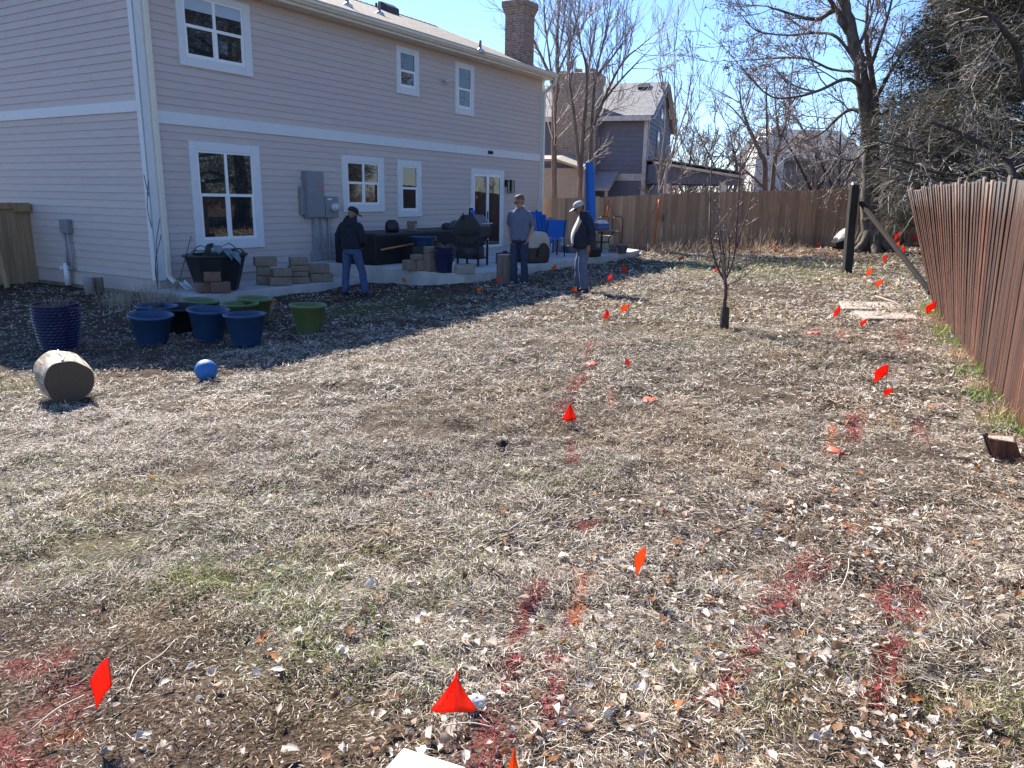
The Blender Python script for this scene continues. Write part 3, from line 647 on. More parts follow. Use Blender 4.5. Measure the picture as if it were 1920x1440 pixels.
def hw(pts, z): return [wor(x, y, z) for x, y in pts]
PATIO = [(3.98, 0), (3.95, -1.9), (3.75, -3.2), (3.72, -4.0), (3.95, -4.5), (4.6, -4.72), (6, -4.62), (9, -4.45), (12.6, -4.45), (14.2, -4.2), (14.9, -3.2), (14.95, 0)]
b = MB(); b.poly(hw(PATIO, -.5), .62); o = b.build('patio', M_conc, None, bevel=.012); tag(o, kind='structure')
b = MB(); b.poly(hw([(-.3, 0), (-.3, -1.45), (1.8, -1.60), (3.93, -1.72), (3.97, 0)], -.7), .52); o = b.build('path', M_conc, None, bevel=.012); tag(o, kind='structure')

# ------------------------------------------------------------------ dead grass, green tufts, leaves
def strips(P, th, L, Wd, lift, pitch, curl, roll, col, droop=.0):
    n = len(P); d = np.stack([np.cos(th), np.sin(th), np.zeros(n)], 1); s = np.stack([-np.sin(th), np.cos(th), np.zeros(n)], 1); up = np.array([0, 0, 1.0])
    wv = s * np.cos(roll)[:, None] + up * np.sin(roll)[:, None]
    V = np.empty((n, 6, 3), np.float32)
    for i, (t, w) in enumerate(((0, .8), (.5, 1.0), (1, .3))):
        c = P + d * (L * t * np.cos(pitch))[:, None] + s * (curl * L * 4 * t * (1 - t) * .5)[:, None] + up * (lift + L * t * np.sin(pitch) - droop * L * t * t)[:, None]
        V[:, 2 * i] = c - wv * (Wd * w / 2)[:, None]; V[:, 2 * i + 1] = c + wv * (Wd * w / 2)[:, None]
    b = (np.arange(n) * 6)[:, None]
    F = np.concatenate([b + np.array([0, 1, 3, 2]), b + np.array([2, 3, 5, 4])], 0)
    return V.reshape(-1, 3), F, np.repeat(col, 6, 0)
def keep(x, y):
    v = np.stack([x, y], 1) - HA[:2]; a = v @ WX[:2]; c = v @ WL[:2]
    inh = (a > -.25) & (a < 15.1) & (c > -1.6); pat = (a > 3.7) & (a < 14.9) & (c > -4.4)
    df = (x - _fl0[0]) * -_fdir[1] + (y - _fl0[1]) * _fdir[0]; al = (x - _fl0[0]) * _fdir[0] + (y - _fl0[1]) * _fdir[1]
    return ~(inh | pat | ((df < -.05) & (al < np.linalg.norm(_fl1 - _fl0))))
STRAW = np.array([(.62, .545, .455), (.49, .42, .335), (.36, .30, .24), (.82, .76, .68), (.17, .125, .09), (.42, .31, .215), (.25, .21, .175), (.075, .055, .04)])
STRAWP = np.array([.17, .14, .11, .15, .15, .08, .10, .10])
def scatter(y0, y1, dens, L0, L1, w0, w1, seed):
    g = np.random.default_rng(seed); xm = .95 * y1 + 1.2; nn = int((y1 - y0) * 2 * xm * dens)
    x = g.uniform(-xm, xm, nn); y = g.uniform(y0, y1, nn)
    k = (np.abs(x) < .95 * y + 1.2) & keep(x, y); x, y = x[k], y[k]
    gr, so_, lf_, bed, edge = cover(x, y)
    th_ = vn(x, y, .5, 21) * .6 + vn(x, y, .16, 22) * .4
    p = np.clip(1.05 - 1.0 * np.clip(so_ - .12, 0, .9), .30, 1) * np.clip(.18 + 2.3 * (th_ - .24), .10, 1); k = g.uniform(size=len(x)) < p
    x, y, gr, bed, edge, so_ = x[k], y[k], gr[k], bed[k], edge[k], so_[k]; n = len(x)
    z = hz(x, y); ci = g.choice(8, n, p=STRAWP); col = STRAW[ci] * g.uniform(.75, 1.2, (n, 1))
    patch = vn(x, y, 1.6, 31)[:, None]; col = col * (.80 + .34 * patch)
    rb = vn(x, y, .7, 33)[:, None]; col = np.where((rb > .66) & (ci[:, None] != 3), col * np.array([.98, .90, .80]), col)
    gp = np.clip((gr * 1.25 - .02) * np.clip(vn(x, y, .20, 41) * .6 + vn(x, y, .07, 42) * .8 - .42, 0, 1) * .95, 0, .7); isg = g.uniform(size=n) < gp
    gc = np.array([(.20, .26, .055), (.27, .33, .09), (.14, .19, .05), (.33, .34, .13)])[g.integers(0, 4, n)]; col[isg] = gc[isg]
    isb = (g.uniform(size=n) < bed * .75); col[isb] = np.array([.42, .25, .14]) * g.uniform(.6, 1.4, (isb.sum(), 1))
    pf, pk = paint(x, y); ip = g.uniform(size=n) < pf * (.32 + .85 * vn(x, y, .06, 51)); col[ip] = .8 * PC[pk[ip]] * g.uniform(.6, 1.5, (ip.sum(), 1)) + .2 * col[ip] * PC[pk[ip]] * 3
    if L1 < .03: isg[:] = False; col *= .8
    L = g.uniform(L0, L1, n) * (1 + .6 * g.uniform(size=n) ** 5) * np.where(so_ > .45, .6, 1); up = (g.uniform(size=n) < .20) | isg
    pitch = np.where(up, g.uniform(.25, 1.15, n), g.normal(.06, .22, n)); L = np.where(isg, L * .75, L)
    th = np.where(up, g.uniform(0, 6.283, n), 9.4 * vn(x, y, .45, 81) + g.normal(0, .8, n))              # the thatch lies in matted swirls
    V, F, Cc = strips(np.stack([x, y, z], 1), th, L, g.uniform(w0, w1, n), g.uniform(.0, 1, n) ** 2 * .045 * np.clip(vn(x, y, .12, 44) * 1.7 - .3, .1, 1.2), pitch, g.normal(0, .17, n), g.normal(0, .5, n), np.clip(col, 0, .9), np.where(up, .25, .05))
    return V, F, Cc
def joinm(parts):
    Vs, Fs, Cs, o = [], [], [], 0
    for V, F, c in parts: Vs.append(V); Fs.append(F + o); Cs.append(c); o += len(V)
    return np.concatenate(Vs), np.concatenate(Fs), np.concatenate(Cs)
M_blade = colmat('dry blades', .6, .22, .18)
bands = [(1.2, 3.0, 15000, .005, .016, .0016, .0042, 111), (3.0, 5.0, 6000, .006, .02, .0025, .006, 112), (1.2, 3.4, 17000, .015, .06, .0013, .0036, 101), (3.4, 6.2, 8500, .02, .065, .002, .0048, 102), (6.2, 10.5, 3300, .03, .08, .0035, .0075, 103), (10.5, 18, 900, .05, .12, .008, .015, 104), (18, 28.5, 330, .07, .17, .014, .026, 105)]
V, F, Cc = joinm([scatter(*q) for q in bands])
tag(npmesh('dead_grass', V, F, M_blade, col=Cc), kind='stuff')

# tall tufts: fence foot, house corner, back bed
def tufts(spots, seed):
    g = np.random.default_rng(seed); out = []
    for x, y, n, r, L0, L1, w, cols, pit in spots:
        px = g.normal(x, r, n); py = g.normal(y, r, n); col = np.array(cols)[g.integers(0, len(cols), n)] * g.uniform(.7, 1.3, (n, 1))
        out.append(strips(np.stack([px, py, hz(px, py)], 1), g.uniform(0, 6.28, n), g.uniform(L0, L1, n), g.uniform(.6, 1.2, n) * w, np.zeros(n), g.uniform(pit, 1.5, n), g.normal(0, .15, n), g.normal(0, .3, n), np.clip(col, 0, .9), np.full(n, .18)))
    return joinm(out)
GC = [(.20, .30, .05), (.28, .38, .08), (.14, .22, .04)]; TC = [(.46, .30, .15), (.52, .40, .26), (.36, .20, .10)]; DC = [(.42, .36, .27), (.34, .28, .2), (.5, .43, .33)]
sp = []
for t, gcol in ((.03, GC), (.06, TC), (.10, GC), (.15, TC), (.2, TC), (.24, GC), (.31, GC), (.37, TC), (.42, TC), (.47, GC), (.52, TC), (.55, GC), (.6, TC), (.63, GC)):
    p = F1[:2] + (Fn - F1[:2]) * t + np.array([-.10, .04]); sp.append((p[0], p[1], 110, .11, .08, .22, .006, gcol, .7))
tag(npmesh('fence_tufts', *tufts(sp, 61)[:2], M_blade, col=tufts(sp, 61)[2]), kind='stuff')
sp = []
for i in range(16):
    p = wor(-.25 + random.uniform(-1.1, .5), -.35 + random.uniform(-.8, .5), 0); sp.append((p[0], p[1], 60, .12, .2, .55, .007, DC, .9))
T_ = tufts(sp, 62); tag(npmesh('dry_weeds', *T_[:2], M_blade, col=T_[2]), kind='stuff')
sp = []
for i in range(46):
    x = random.uniform(6.5, 15); y = 27.6 - .143 * (x - .95) - random.uniform(.1, 1.1); sp.append((x, y, 22, .12, .3, .95, .014, TC + DC, 1.05))
for i in range(30):
    x = random.uniform(4.5, 9); y = 27.3 - .143 * (x - .95) - random.uniform(.2, 2.0); sp.append((x, y, 40, .25, .2, .6, .014, TC + DC, .5))
T_ = tufts(sp, 63); tag(npmesh('bed_weeds', *T_[:2], M_blade, col=T_[2]), kind='stuff')

# fallen leaves: curled little blades of six faces
g = np.random.default_rng(77); n = 120000
x = g.uniform(-6, 8, n); y = 1.2 + 15 * g.uniform(size=n) ** 1.4; k = keep(x, y) & (np.abs(x) < .95 * y + 1.2)
x, y = x[k], y[k]; gr, so_, lf_, bed, edge = cover(x, y)
k = g.uniform(size=len(x)) < np.clip(lf_ * 1.25 * (-.05 + 1.5 * vn(x, y, .3, 71)) + .03 * (so_ < .6), 0, 1); x, y = x[k], y[k]
xb = g.uniform(3, 15, 5000); yb = 28.0 - .143 * (xb - .95) - np.abs(g.normal(0, 2.0, 5000)); x = np.r_[x, xb]; y = np.r_[y, yb]
n = len(x); far = np.clip(y / 9, .9, 2.4); sz = (.007 + .024 * g.uniform(size=n) ** 2.2) * far; th = g.uniform(0, 6.283, n); tl = g.normal(0, .45, n); cu = g.uniform(.2, .9, n)
d = np.stack([np.cos(th), np.sin(th), np.zeros(n)], 1); s = np.stack([-np.sin(th) * np.cos(tl), np.cos(th) * np.cos(tl), np.sin(tl)], 1); z = hz(x, y) + g.uniform(.004, .028, n)
V = np.empty((n, 4, 3, 3), np.float32); fold = g.uniform(-.2, 1.3, n); bend = g.normal(0, .7, n); wid = g.uniform(.35, .8, n)
for i, (a, w) in enumerate(((-1, .12), (-.3, 1.0), (.35, .85), (1, .06))):
    for j, c_ in enumerate((-1, 0, 1)):
        c2 = c_ * w * wid * g.uniform(.6, 1.3, n); a2 = a + g.normal(0, .16, n) * (abs(c_)); h = fold * np.abs(c2) + bend * a * a * .5 + g.normal(0, .10, n)
        V[:, i, j] = np.stack([x, y, z], 1) + d * (sz * a2)[:, None] + s * (sz * c2)[:, None] + np.array([0, 0, 1.0]) * (sz * h)[:, None]
fq = [(i * 3 + j, i * 3 + j + 1, i * 3 + j + 4, i * 3 + j + 3) for i in range(3) for j in range(2)]
F = ((np.arange(n) * 12)[:, None, None] + np.array(fq)[None]).reshape(-1, 4)
LC = np.array([(.70, .65, .60), (.55, .47, .40), (.76, .71, .65), (.34, .20, .12), (.46, .21, .09), (.20, .12, .08), (.60, .46, .36)])
col = LC[g.choice(7, n, p=[.24, .17, .13, .16, .06, .14, .10])] * g.uniform(.75, 1.15, (n, 1)); pf, pk = paint(x, y); ip = g.uniform(size=n) < pf * .7; col[ip] = PC[pk[ip]] * 1.3
tag(npmesh('fallen_leaves', V.reshape(-1, 3), F, colmat('leaf litter', .7, .38, .1), col=np.repeat(np.clip(col, 0, .9), 12, 0)), kind='stuff')

# ================================================================== TREES
def tubes_np(polys, rads, sides):
    P = np.asarray(polys, float); Rd = np.asarray(rads, float); B, k, _ = P.shape
    T = np.gradient(P, axis=1); T /= np.maximum(np.linalg.norm(T, axis=2, keepdims=True), 1e-9)
    ref = np.where(np.abs(T[..., 2:3]) > .9, np.array([1.0, 0, 0]), np.array([0, 0, 1.0])); A = np.cross(T, ref); A /= np.maximum(np.linalg.norm(A, axis=2, keepdims=True), 1e-9); Bn = np.cross(T, A)
    q = np.linspace(0, 2 * math.pi, sides, endpoint=False)
    V = P[:, :, None] + Rd[:, :, None, None] * (A[:, :, None] * np.cos(q)[:, None] + Bn[:, :, None] * np.sin(q)[:, None])
    j = np.arange(sides); i = np.arange(k - 1)
    f = np.stack([i[:, None] * sides + j, i[:, None] * sides + (j + 1) % sides, (i[:, None] + 1) * sides + (j + 1) % sides, (i[:, None] + 1) * sides + j], -1).reshape(-1, 4)
    F = (np.arange(B)[:, None, None] * k * sides + f[None]).reshape(-1, 4)
    return V.reshape(-1, 3), F
def spawn(out, p, d, L, r, lev, g, c):
    n = 4; pts = [p]; dd = d; ds = []
    for i in range(n):
        dd = unit(dd + g.normal(0, c['wob'], 3) + np.array([0, 0, c['trop']])); ds.append(dd); pts.append(pts[-1] + dd * L / n)
    r1 = max(r * .5, c['rmin']); out.append((pts, np.linspace(max(r, c['rmin']), r1, n + 1), lev))
    if lev < c['lev']:
        for i in range(c['nch'][lev]):
            t = g.uniform(.2, 1.0); i0 = min(int(t * n), n - 1); q = pts[i0] + (pts[i0 + 1] - pts[i0]) * (t * n - i0)
            b_ = ds[i0]; rv = unit(np.cross(b_, g.normal(0, 1, 3))); a = g.normal(c['ang'], .18)
            spawn(out, q, unit(b_ * math.cos(a) + rv * math.sin(a)), L * c['rat'] * g.uniform(.6, 1.15) * (1.15 - .45 * t), r * .5, lev + 1, g, c)
def tree(name, label, cat, base, limbs, cfg, seed, bark, tcol, group=None, bud=None):
    g = np.random.default_rng(seed); base = np.array(base, float); t = thing(name, label, cat, base, 0, group)
    tb = MB(); out = []
    for pts, r0, r1, dens in limbs:
        P = catmull(pts, 5); P[1:-1] += g.normal(0, r0 * .06, P[1:-1].shape); rr = np.linspace(r0, r1, len(P)); tb.tube(P - base, rr, 10 if r0 > .05 else 6)
        ln = np.linalg.norm(np.diff(P, axis=0), axis=1).sum(); T = np.gradient(P, axis=0)
        for i in range(int(ln * dens)):
            u = 1 - abs(g.uniform(0, 1)) * (1 - cfg.get('start', .25)); f = u * (len(P) - 1); i0 = min(int(f), len(P) - 2); q = P[i0] + (P[i0 + 1] - P[i0]) * (f - i0)
            b_ = unit(T[i0]); rv = unit(np.cross(b_, g.normal(0, 1, 3))); a = g.normal(cfg['ang'] + .1, .25)
            spawn(out, q, unit(b_ * math.cos(a) + rv * math.sin(a)), cfg['L'] * g.uniform(.5, 1.2) * (1.25 - .6 * u), max(rr[i0] * .45, cfg['rmin']) if cfg.get('rr') is None else min(cfg['rr'], rr[i0] * .6), 0, g, cfg)
        spawn(out, P[-1], unit(P[-1] - P[-2]), cfg['L'], r1, 0, g, cfg)
    tb.build('trunk', bark, t, True)
    ps = [(V_, F_) for V_, F_ in [tubes_np([np.array(o[0]) - base for o in out], [o[1] for o in out], 3)]]
    V, F = ps[0]; col = np.array(tcol) * g.uniform(.7, 1.3, (len(out), 1)); col = np.repeat(col, 15, 0)
    if bud:
        tips = np.array([o[0][-1 - int(g.integers(0, 3))] for o in out if o[2] >= 1] ) - base; bn, bs, bc = bud; tips = np.repeat(tips, bn, 0) + g.normal(0, bs, (len(tips) * bn, 3))
        m_ = len(tips); a_ = g.normal(0, 1, (m_, 3)); a_ /= np.linalg.norm(a_, axis=1, keepdims=True); b_ = np.cross(a_, g.normal(0, 1, (m_, 3))); b_ /= np.linalg.norm(b_, axis=1, keepdims=True)
        Vb = np.stack([tips - a_ * bs, tips - b_ * bs * .5, tips + a_ * bs, tips + b_ * bs * .5], 1).reshape(-1, 3); Fb = np.arange(m_ * 4).reshape(-1, 4) + len(V)
        V = np.concatenate([V, Vb]); F = np.concatenate([F, Fb]); col = np.concatenate([col, np.repeat(np.array(bc) * g.uniform(.6, 1.4, (m_, 1)), 4, 0)])
    npmesh('crown', V, F, M_twig, t, np.clip(col, 0, .9))
    return t
M_twig = colmat('twig bark', .75, 0, .25)
M_bark = woodmat('grey brown bark', [(.3, (.05, .04, .035)), (.5, (.13, .11, .09)), (.72, (.26, .23, .20))], (9, 9, 2.2), .9, 0, 1.0)
M_bark2 = woodmat('dark bark', [(.3, (.025, .02, .018)), (.7, (.09, .075, .065))], (10, 10, 2.5), .9, 0, .9)
M_bark3 = woodmat('pale grey bark', [(.3, (.07, .06, .055)), (.7, (.19, .165, .155))], (10, 10, 2.5), .9, 0, .9)
def L_(pl, Y, g, dz=.5): 
    yy = Y + np.cumsum(g.normal(0, dz, len(pl))); yy[0] = Y
    return [atY(px, py, q) for (px, py), q in zip(pl, yy)]
gt = np.random.default_rng(5)
def gbase(pl, Y):
    p = atY(*pl[0], Y); return np.array([p[0], p[1], gz(p[0], p[1]) - .05])

# pair of bare trees behind the fence left of the slate house
c1 = dict(wob=.12, trop=.12, rmin=.0055, lev=2, nch=[4, 3], ang=.48, rat=.6, L=1.9, start=.2, rr=.022)
Y = 30.5
A1 = [([gbase([(1040, 370)], Y)] + L_([(1039, 330), (1039, 206), (1045, 160), (1045, 69), (1050, 0), (1054, -70)], Y, gt, .15), .13, .02, 3.2), (L_([(1045, 172), (1024, 126), (1001, 76), (983, 30), (972, -30)], Y, gt), .07, .012, 3.5), (L_([(1045, 140), (1070, 80), (1085, 20), (1092, -40)], Y, gt), .05, .012, 3.5), (L_([(1041, 190), (1030, 110), (1022, 40), (1018, -30)], Y, gt), .05, .012, 3.0),
    (L_([(1043, 130), (1055, 60), (1062, 0)], Y, gt), .045, .012, 3.0)]
tree('bare_tree', 'tall slender bare tree right at the end of the tan house', 'tree', A1[0][0][0], A1, c1, 21, M_bark3, (.34, .30, .30), 'bare trees behind the back fence')
Y = 30.0
A2 = [([gbase([(1089, 370)], Y)] + L_([(1088, 330), (1097, 206), (1100, 137), (1088, 80), (1075, 20)], Y, gt, .15), .11, .015, 3.0), (L_([(1088, 335), (1075, 206), (1065, 137), (1068, 90), (1060, 40)], Y, gt), .07, .012, 3.0), ([gbase([(1106, 370)], Y)] + L_([(1107, 298), (1111, 206), (1118, 137), (1134, 69), (1143, 15)], Y, gt, .2), .10, .012, 3.0),
    (L_([(1114, 235), (1134, 183), (1166, 119), (1200, 87), (1226, 66)], Y, gt), .06, .012, 3.4), (L_([(1120, 205), (1155, 160), (1190, 122), (1214, 98)], Y, gt), .05, .012, 3.4), (L_([(1112, 150), (1150, 105), (1180, 60)], Y, gt), .05, .012, 3.4), (L_([(1101, 137), (1112, 80), (1120, 25)], Y, gt), .05, .012, 3.2), (L_([(1095, 250), (1130, 215), (1170, 200)], Y, gt), .03, .01, 3.0)]
tree('bare_tree', 'broad bare tree of many stems standing in front of the pale brick chimney', 'tree', A2[0][0][0], A2, c1, 22, M_bark3, (.34, .30, .30), 'bare trees behind the back fence')
Y = 29.5
A3 = [([gbase([(1247, 375)], Y)] + L_([(1249, 325), (1267, 264), (1265, 180), (1264, 95)], Y, gt, .15), .06, .012, 2), (L_([(1267, 264), (1288, 195), (1304, 90)], Y, gt), .04, .010, 2), ([gbase([(1236, 375)], Y)] + L_([(1237, 330), (1248, 210), (1238, 118)], Y, gt), .04, .010, 2), (L_([(1268, 258), (1300, 215), (1325, 160)], Y, gt), .025, .007, 1.5), (L_([(1250, 320), (1285, 240), (1318, 215)], Y, gt), .02, .007, 1.4)]
tree('bare_sapling', 'pale thin bare sapling in front of the gable end of the slate house', 'tree', A3[0][0][0], A3, dict(c1, rmin=.009, nch=[4, 2], lev=1, L=1.6, ang=.4, trop=.22), 23, mat('pale bark', (.34, .30, .27), .8, .3, 20), (.32, .29, .27))
Y = 31
A4 = [([gbase([(1440, 360)], Y)] + L_([(1434, 318), (1426, 288), (1405, 242), (1390, 195), (1386, 150)], Y, gt, .2), .13, .015, 2.6), ([gbase([(1446, 360)], Y)] + L_([(1452, 310), (1460, 275), (1478, 210), (1484, 140)], Y, gt, .2), .11, .015, 2.6), (L_([(1440, 290), (1438, 240), (1437, 180), (1436, 140)], Y, gt), .06, .012, 2.6), (L_([(1456, 290), (1490, 258), (1528, 228)], Y, gt), .05, .012, 2.6), (L_([(1437, 358), (1415, 335), (1370, 295)], Y, gt), .07, .02, 2.2), (L_([(1400, 235), (1375, 205), (1350, 185)], Y, gt), .04, .01, 2.6), (L_([(1463, 265), (1455, 210), (1452, 150)], Y, gt), .05, .01, 2.6)]
tree('bare_tree', 'vase shaped bare tree behind the fence in front of the far pale chimney', 'tree', A4[0][0][0], A4, dict(c1, L=1.7, nch=[4, 4], ang=.6, trop=.06), 24, M_bark3, (.27, .24, .23), 'bare trees behind the back fence')

# big tree in the back right corner of the yard
tb0 = G(1634, 472); Y = tb0[1]
B0 = [([tb0 - np.array([0, 0, .2])] + L_([(1632, 430), (1631, 380), (1633, 300), (1626, 205), (1612, 130), (1598, 62), (1582, 0), (1568, -70)], Y, gt, .08), .30, .11, .9),
    (L_([(1632, 320), (1643, 215), (1633, 130), (1624, 70), (1628, 0)], Y, gt, .2), .12, .04, 2.5), (L_([(1598, 68), (1578, 42), (1566, 18), (1535, 36), (1490, 28), (1440, 12)], Y, gt, .4), .11, .02, 3), (L_([(1566, 18), (1550, -10), (1520, -50)], Y, gt), .07, .02, 3),
    (L_([(1612, 128), (1570, 70), (1530, 62), (1480, 66), (1420, 58), (1392, 30)], Y, gt, .4), .05, .012, 3), (L_([(1620, 170), (1588, 148), (1540, 168), (1490, 182), (1440, 178), (1382, 118)], Y, gt, .4), .06, .012, 3.0), (L_([(1624, 215), (1596, 205), (1570, 222), (1540, 250), (1490, 272)], Y, gt, .4), .07, .012, 3), (L_([(1620, 135), (1560, 130), (1510, 110), (1440, 110), (1376, 115)], Y, gt, .4), .05, .012, 3),
    (L_([(1640, 190), (1672, 130), (1700, 90), (1745, 40)], Y, gt, .4), .07, .015, 3.2), (L_([(1634, 120), (1655, 60), (1672, 0), (1680, -50)], Y, gt, .4), .06, .015, 3.2), (L_([(1642, 225), (1690, 190), (1730, 170), (1770, 130)], Y, gt, .4), .06, .015, 3), (L_([(1606, 95), (1630, 40), (1640, -20)], Y, gt, .4), .06, .015, 3), (L_([(1590, 30), (1560, -30), (1530, -90)], Y, gt), .08, .02, 3), (L_([(1638, 260), (1600, 300), (1545, 285)], Y, gt), .04, .012, 2), (L_([(1630, 200), (1680, 235), (1712, 262)], Y, gt), .05, .012, 2.6)]
big = tree('maple_tree', 'large grey trunked tree leaning left, budding, in the back right corner of the yard', 'tree', tb0, B0, dict(wob=.16, trop=.03, rmin=.0055, lev=2, nch=[5, 4], ang=.62, rat=.6, L=1.5, start=.25, rr=.025), 25, M_bark, (.25, .21, .20), None, (2, .035, (.33, .22, .16)))
b = MB()
for a in np.linspace(0, 6.28, 8)[:-1]:
    b.tube([(.20 * math.cos(a), .20 * math.sin(a), .75), (.33 * math.cos(a), .33 * math.sin(a), .25), (.62 * math.cos(a), .62 * math.sin(a), .02), (.85 * math.cos(a), .85 * math.sin(a), -.12)], [.12, .15, .13, .06], 8)
b.build('roots', M_bark, big, True)

# young tree in the lawn
p0 = G(1357, 618); Y = p0[1]
def l2(pl, s=.05): return [atY(px, py, Y + random.uniform(-s, s) * i) for i, (px, py) in enumerate(pl)]
A5 = [([p0 - np.array([0, 0, .05])] + l2([(1358, 580), (1361, 545), (1359, 524)], .01), .030, .022, 0), (l2([(1359, 526), (1347, 505), (1336, 470), (1331, 430), (1332, 370), (1334, 300)]), .017, .0075, 6), (l2([(1360, 524), (1371, 500), (1378, 470), (1382, 420), (1386, 350), (1388, 290)]), .016, .0075, 6), (l2([(1360, 524), (1358, 480), (1352, 440), (1350, 405)]), .011, .006, 6),
    (l2([(1363, 535), (1395, 518), (1434, 482)]), .009, .005, 3), (l2([(1371, 500), (1384, 450), (1400, 405), (1408, 375)]), .010, .006, 6), (l2([(1362, 520), (1368, 470), (1366, 430)]), .010, .006, 6), (l2([(1347, 505), (1352, 470), (1345, 430)]), .009, .006, 6), (l2([(1362, 545), (1372, 540), (1385, 525)]), .006, .003, 1)]
yt = tree('young_tree', 'leafless young tree with upright shoots and dark stem guard in the open lawn', 'tree', p0, A5, dict(wob=.12, trop=.16, rmin=.005, lev=1, nch=[2], ang=.6, rat=.5, L=.30, start=.15, rr=.006), 26, mat('young bark', (.085, .06, .052), .7, .3, 30), (.20, .145, .125), None, (1, .016, (.46, .40, .34)))
b = MB(); b.lathe([(.058, -.05), (.06, .2), (.052, .31), (.045, .31)], 10).jit(.004, 3).build('trunk_guard', mat('dark tree guard', (.05, .04, .035), .8, .4, 30), yt)

# espaliered shrub tree by the back fence
p0 = G(1287, 462); Y = p0[1]
A6 = [([p0 - np.array([0, 0, .05])] + L_([(1275, 435), (1265, 415), (1258, 400), (1240, 388), (1225, 378)], Y, gt, .04), .06, .02, 1.6), (L_([(1266, 420), (1275, 400), (1290, 385), (1310, 375), (1330, 360)], Y, gt, .1), .03, .01, 2.6), (L_([(1282, 398), (1283, 375), (1278, 340), (1285, 310)], Y, gt, .1), .025, .009, 2.6), (L_([(1262, 432), (1245, 420), (1222, 408)], Y, gt, .1), .03, .01, 2.4), (L_([(1270, 410), (1255, 370), (1262, 340)], Y, gt, .1), .02, .009, 2.6), (L_([(1240, 388), (1232, 350), (1240, 320)], Y, gt, .1), .02, .009, 2.4)]
tree('fruit_tree', 'small crooked bare fruit tree against the back fence with a wire coil on its trunk', 'tree', p0, A6, dict(c1, L=.9, nch=[4, 3], rmin=.006, ang=.6, trop=.05, rr=.012), 27, M_bark, (.24, .20, .175))
gs = np.random.default_rng(31)
for i, (px, py, hpx, lab) in enumerate(((1320, 462, 70, 'tangled bare shrub just right of the crooked fruit tree'), (1545, 456, 45, 'small twiggy bare shrub at the fence left of the boulder'), (1690, 462, 80, 'thin bare shrub at the fence between the big trunk and the old fence'))):
    p0 = G(px, py); Y = p0[1]; Ls = []
    for k in range(9):
        q = np.array([gs.normal(0, .35), gs.normal(0, .2), gs.uniform(.7, 1.0) * hpx * Y / FPX]); Ls.append(([p0, p0 + q * .5 + gs.normal(0, .06, 3), p0 + q], .012, .006, 6))
    tree('bare_shrub', lab, 'shrub', p0, Ls, dict(c1, L=.45, nch=[3, 2], rmin=.005, ang=.6, trop=.05, rr=.008), 40 + i, M_bark2, (.30, .25, .21), 'bare shrubs along the back fence')

# juniper
JC = np.array([14.7, 19.6]); JZ = gz(*JC)
jt = thing('juniper_tree', 'huge shaggy dark juniper full of dead grey twigs rising behind the old red fence', 'tree', (JC[0], JC[1], JZ))
g = np.random.default_rng(91)
def jr(z): return np.where(z < 2.2, 4.6 + z * .55, 5.85 - (z - 2.2) * .30)
n = 430000
z = g.uniform(0.6, 11.5, n) ; z = 11.5 - (11.5 - .6) * np.sqrt(g.uniform(0, 1, n)) if False else g.uniform(.7, 11.5, n)
a = g.uniform(0, 6.283, n); lump = 1 + .16 * (vn(a * 3.0, z * .9, 1.0, 5) - .5) * 2 + .10 * (vn(a * 8, z * 2.4, 1.0, 6) - .5) * 2
r_ = jr(z) * lump * np.sqrt(g.uniform(.45, 1.0, n)); k = (r_ > 0) & (np.cos(a) < .75); a, z, r_ = a[k], z[k], r_[k]; n = len(a)
gap = vn(a * 6 + 50, z * 1.6, 1.0, 8); k = (gap > .27) | (g.uniform(size=n) < .35); a, z, r_ = a[k], z[k], r_[k]; n = len(a)
P = np.stack([r_ * np.cos(a), r_ * np.sin(a), z], 1)
cl = vn(a * 7, z * 1.7, 1.0, 9) + .25 * g.normal(0, 1, n)
col = np.where((cl > .52)[:, None], np.array([.088, .082, .047]), np.array([.048, .044, .030])) * g.uniform(.5, 1.5, (n, 1)) * (.45 + 1.1 * vn(a * 4 + 9, z * 1.1, 1.0, 14))[:, None]
dead = g.uniform(size=n) < np.clip(.40 - .015 * z, .2, .5); col[dead] = np.array([.17, .15, .125]) * g.uniform(.5, 1.5, (dead.sum(), 1)); pale = dead & (g.uniform(size=n) < .10); col[pale] = np.array([.40, .37, .33]) * g.uniform(.8, 1.2, (pale.sum(), 1))
th = a + g.normal(0, 1.1, n); L = np.where(dead, g.uniform(.2, .6, n), g.uniform(.10, .28, n)); wd_ = np.where(dead, g.uniform(.006, .014, n), g.uniform(.012, .030, n))
V, F, Cc = strips(P, th, L, wd_, np.zeros(n), g.normal(.15, .55, n), g.normal(0, .3, n), g.uniform(-1.4, 1.4, n), col, np.full(n, .3))
npmesh('foliage', V, F, colmat('juniper foliage', .7, .15, .2), jt, Cc)
b = MB(); b.tube(catmull([(0, 0, -.2), (.1, .1, 2), (.2, -.1, 5), (.1, .1, 10)], 4), np.linspace(.4, .05, 13), 10)
for i in range(34):
    a_ = g.uniform(1.7, 5.0); z0 = g.uniform(.8, 9); rr = float(jr(np.array(z0))) * g.uniform(.75, 1.02); e = np.array([math.cos(a_) * rr, math.sin(a_) * rr, z0 + g.uniform(-.6, 1.4)])
    b.tube(catmull([(0, 0, z0), e * .5 + np.array([0, 0, z0 * .5 + g.uniform(-.3, .5)]), e * np.array([1, 1, 1])], 5), np.linspace(.11, .015, 11), 6)
b.build('trunk', M_bark2, jt, True)
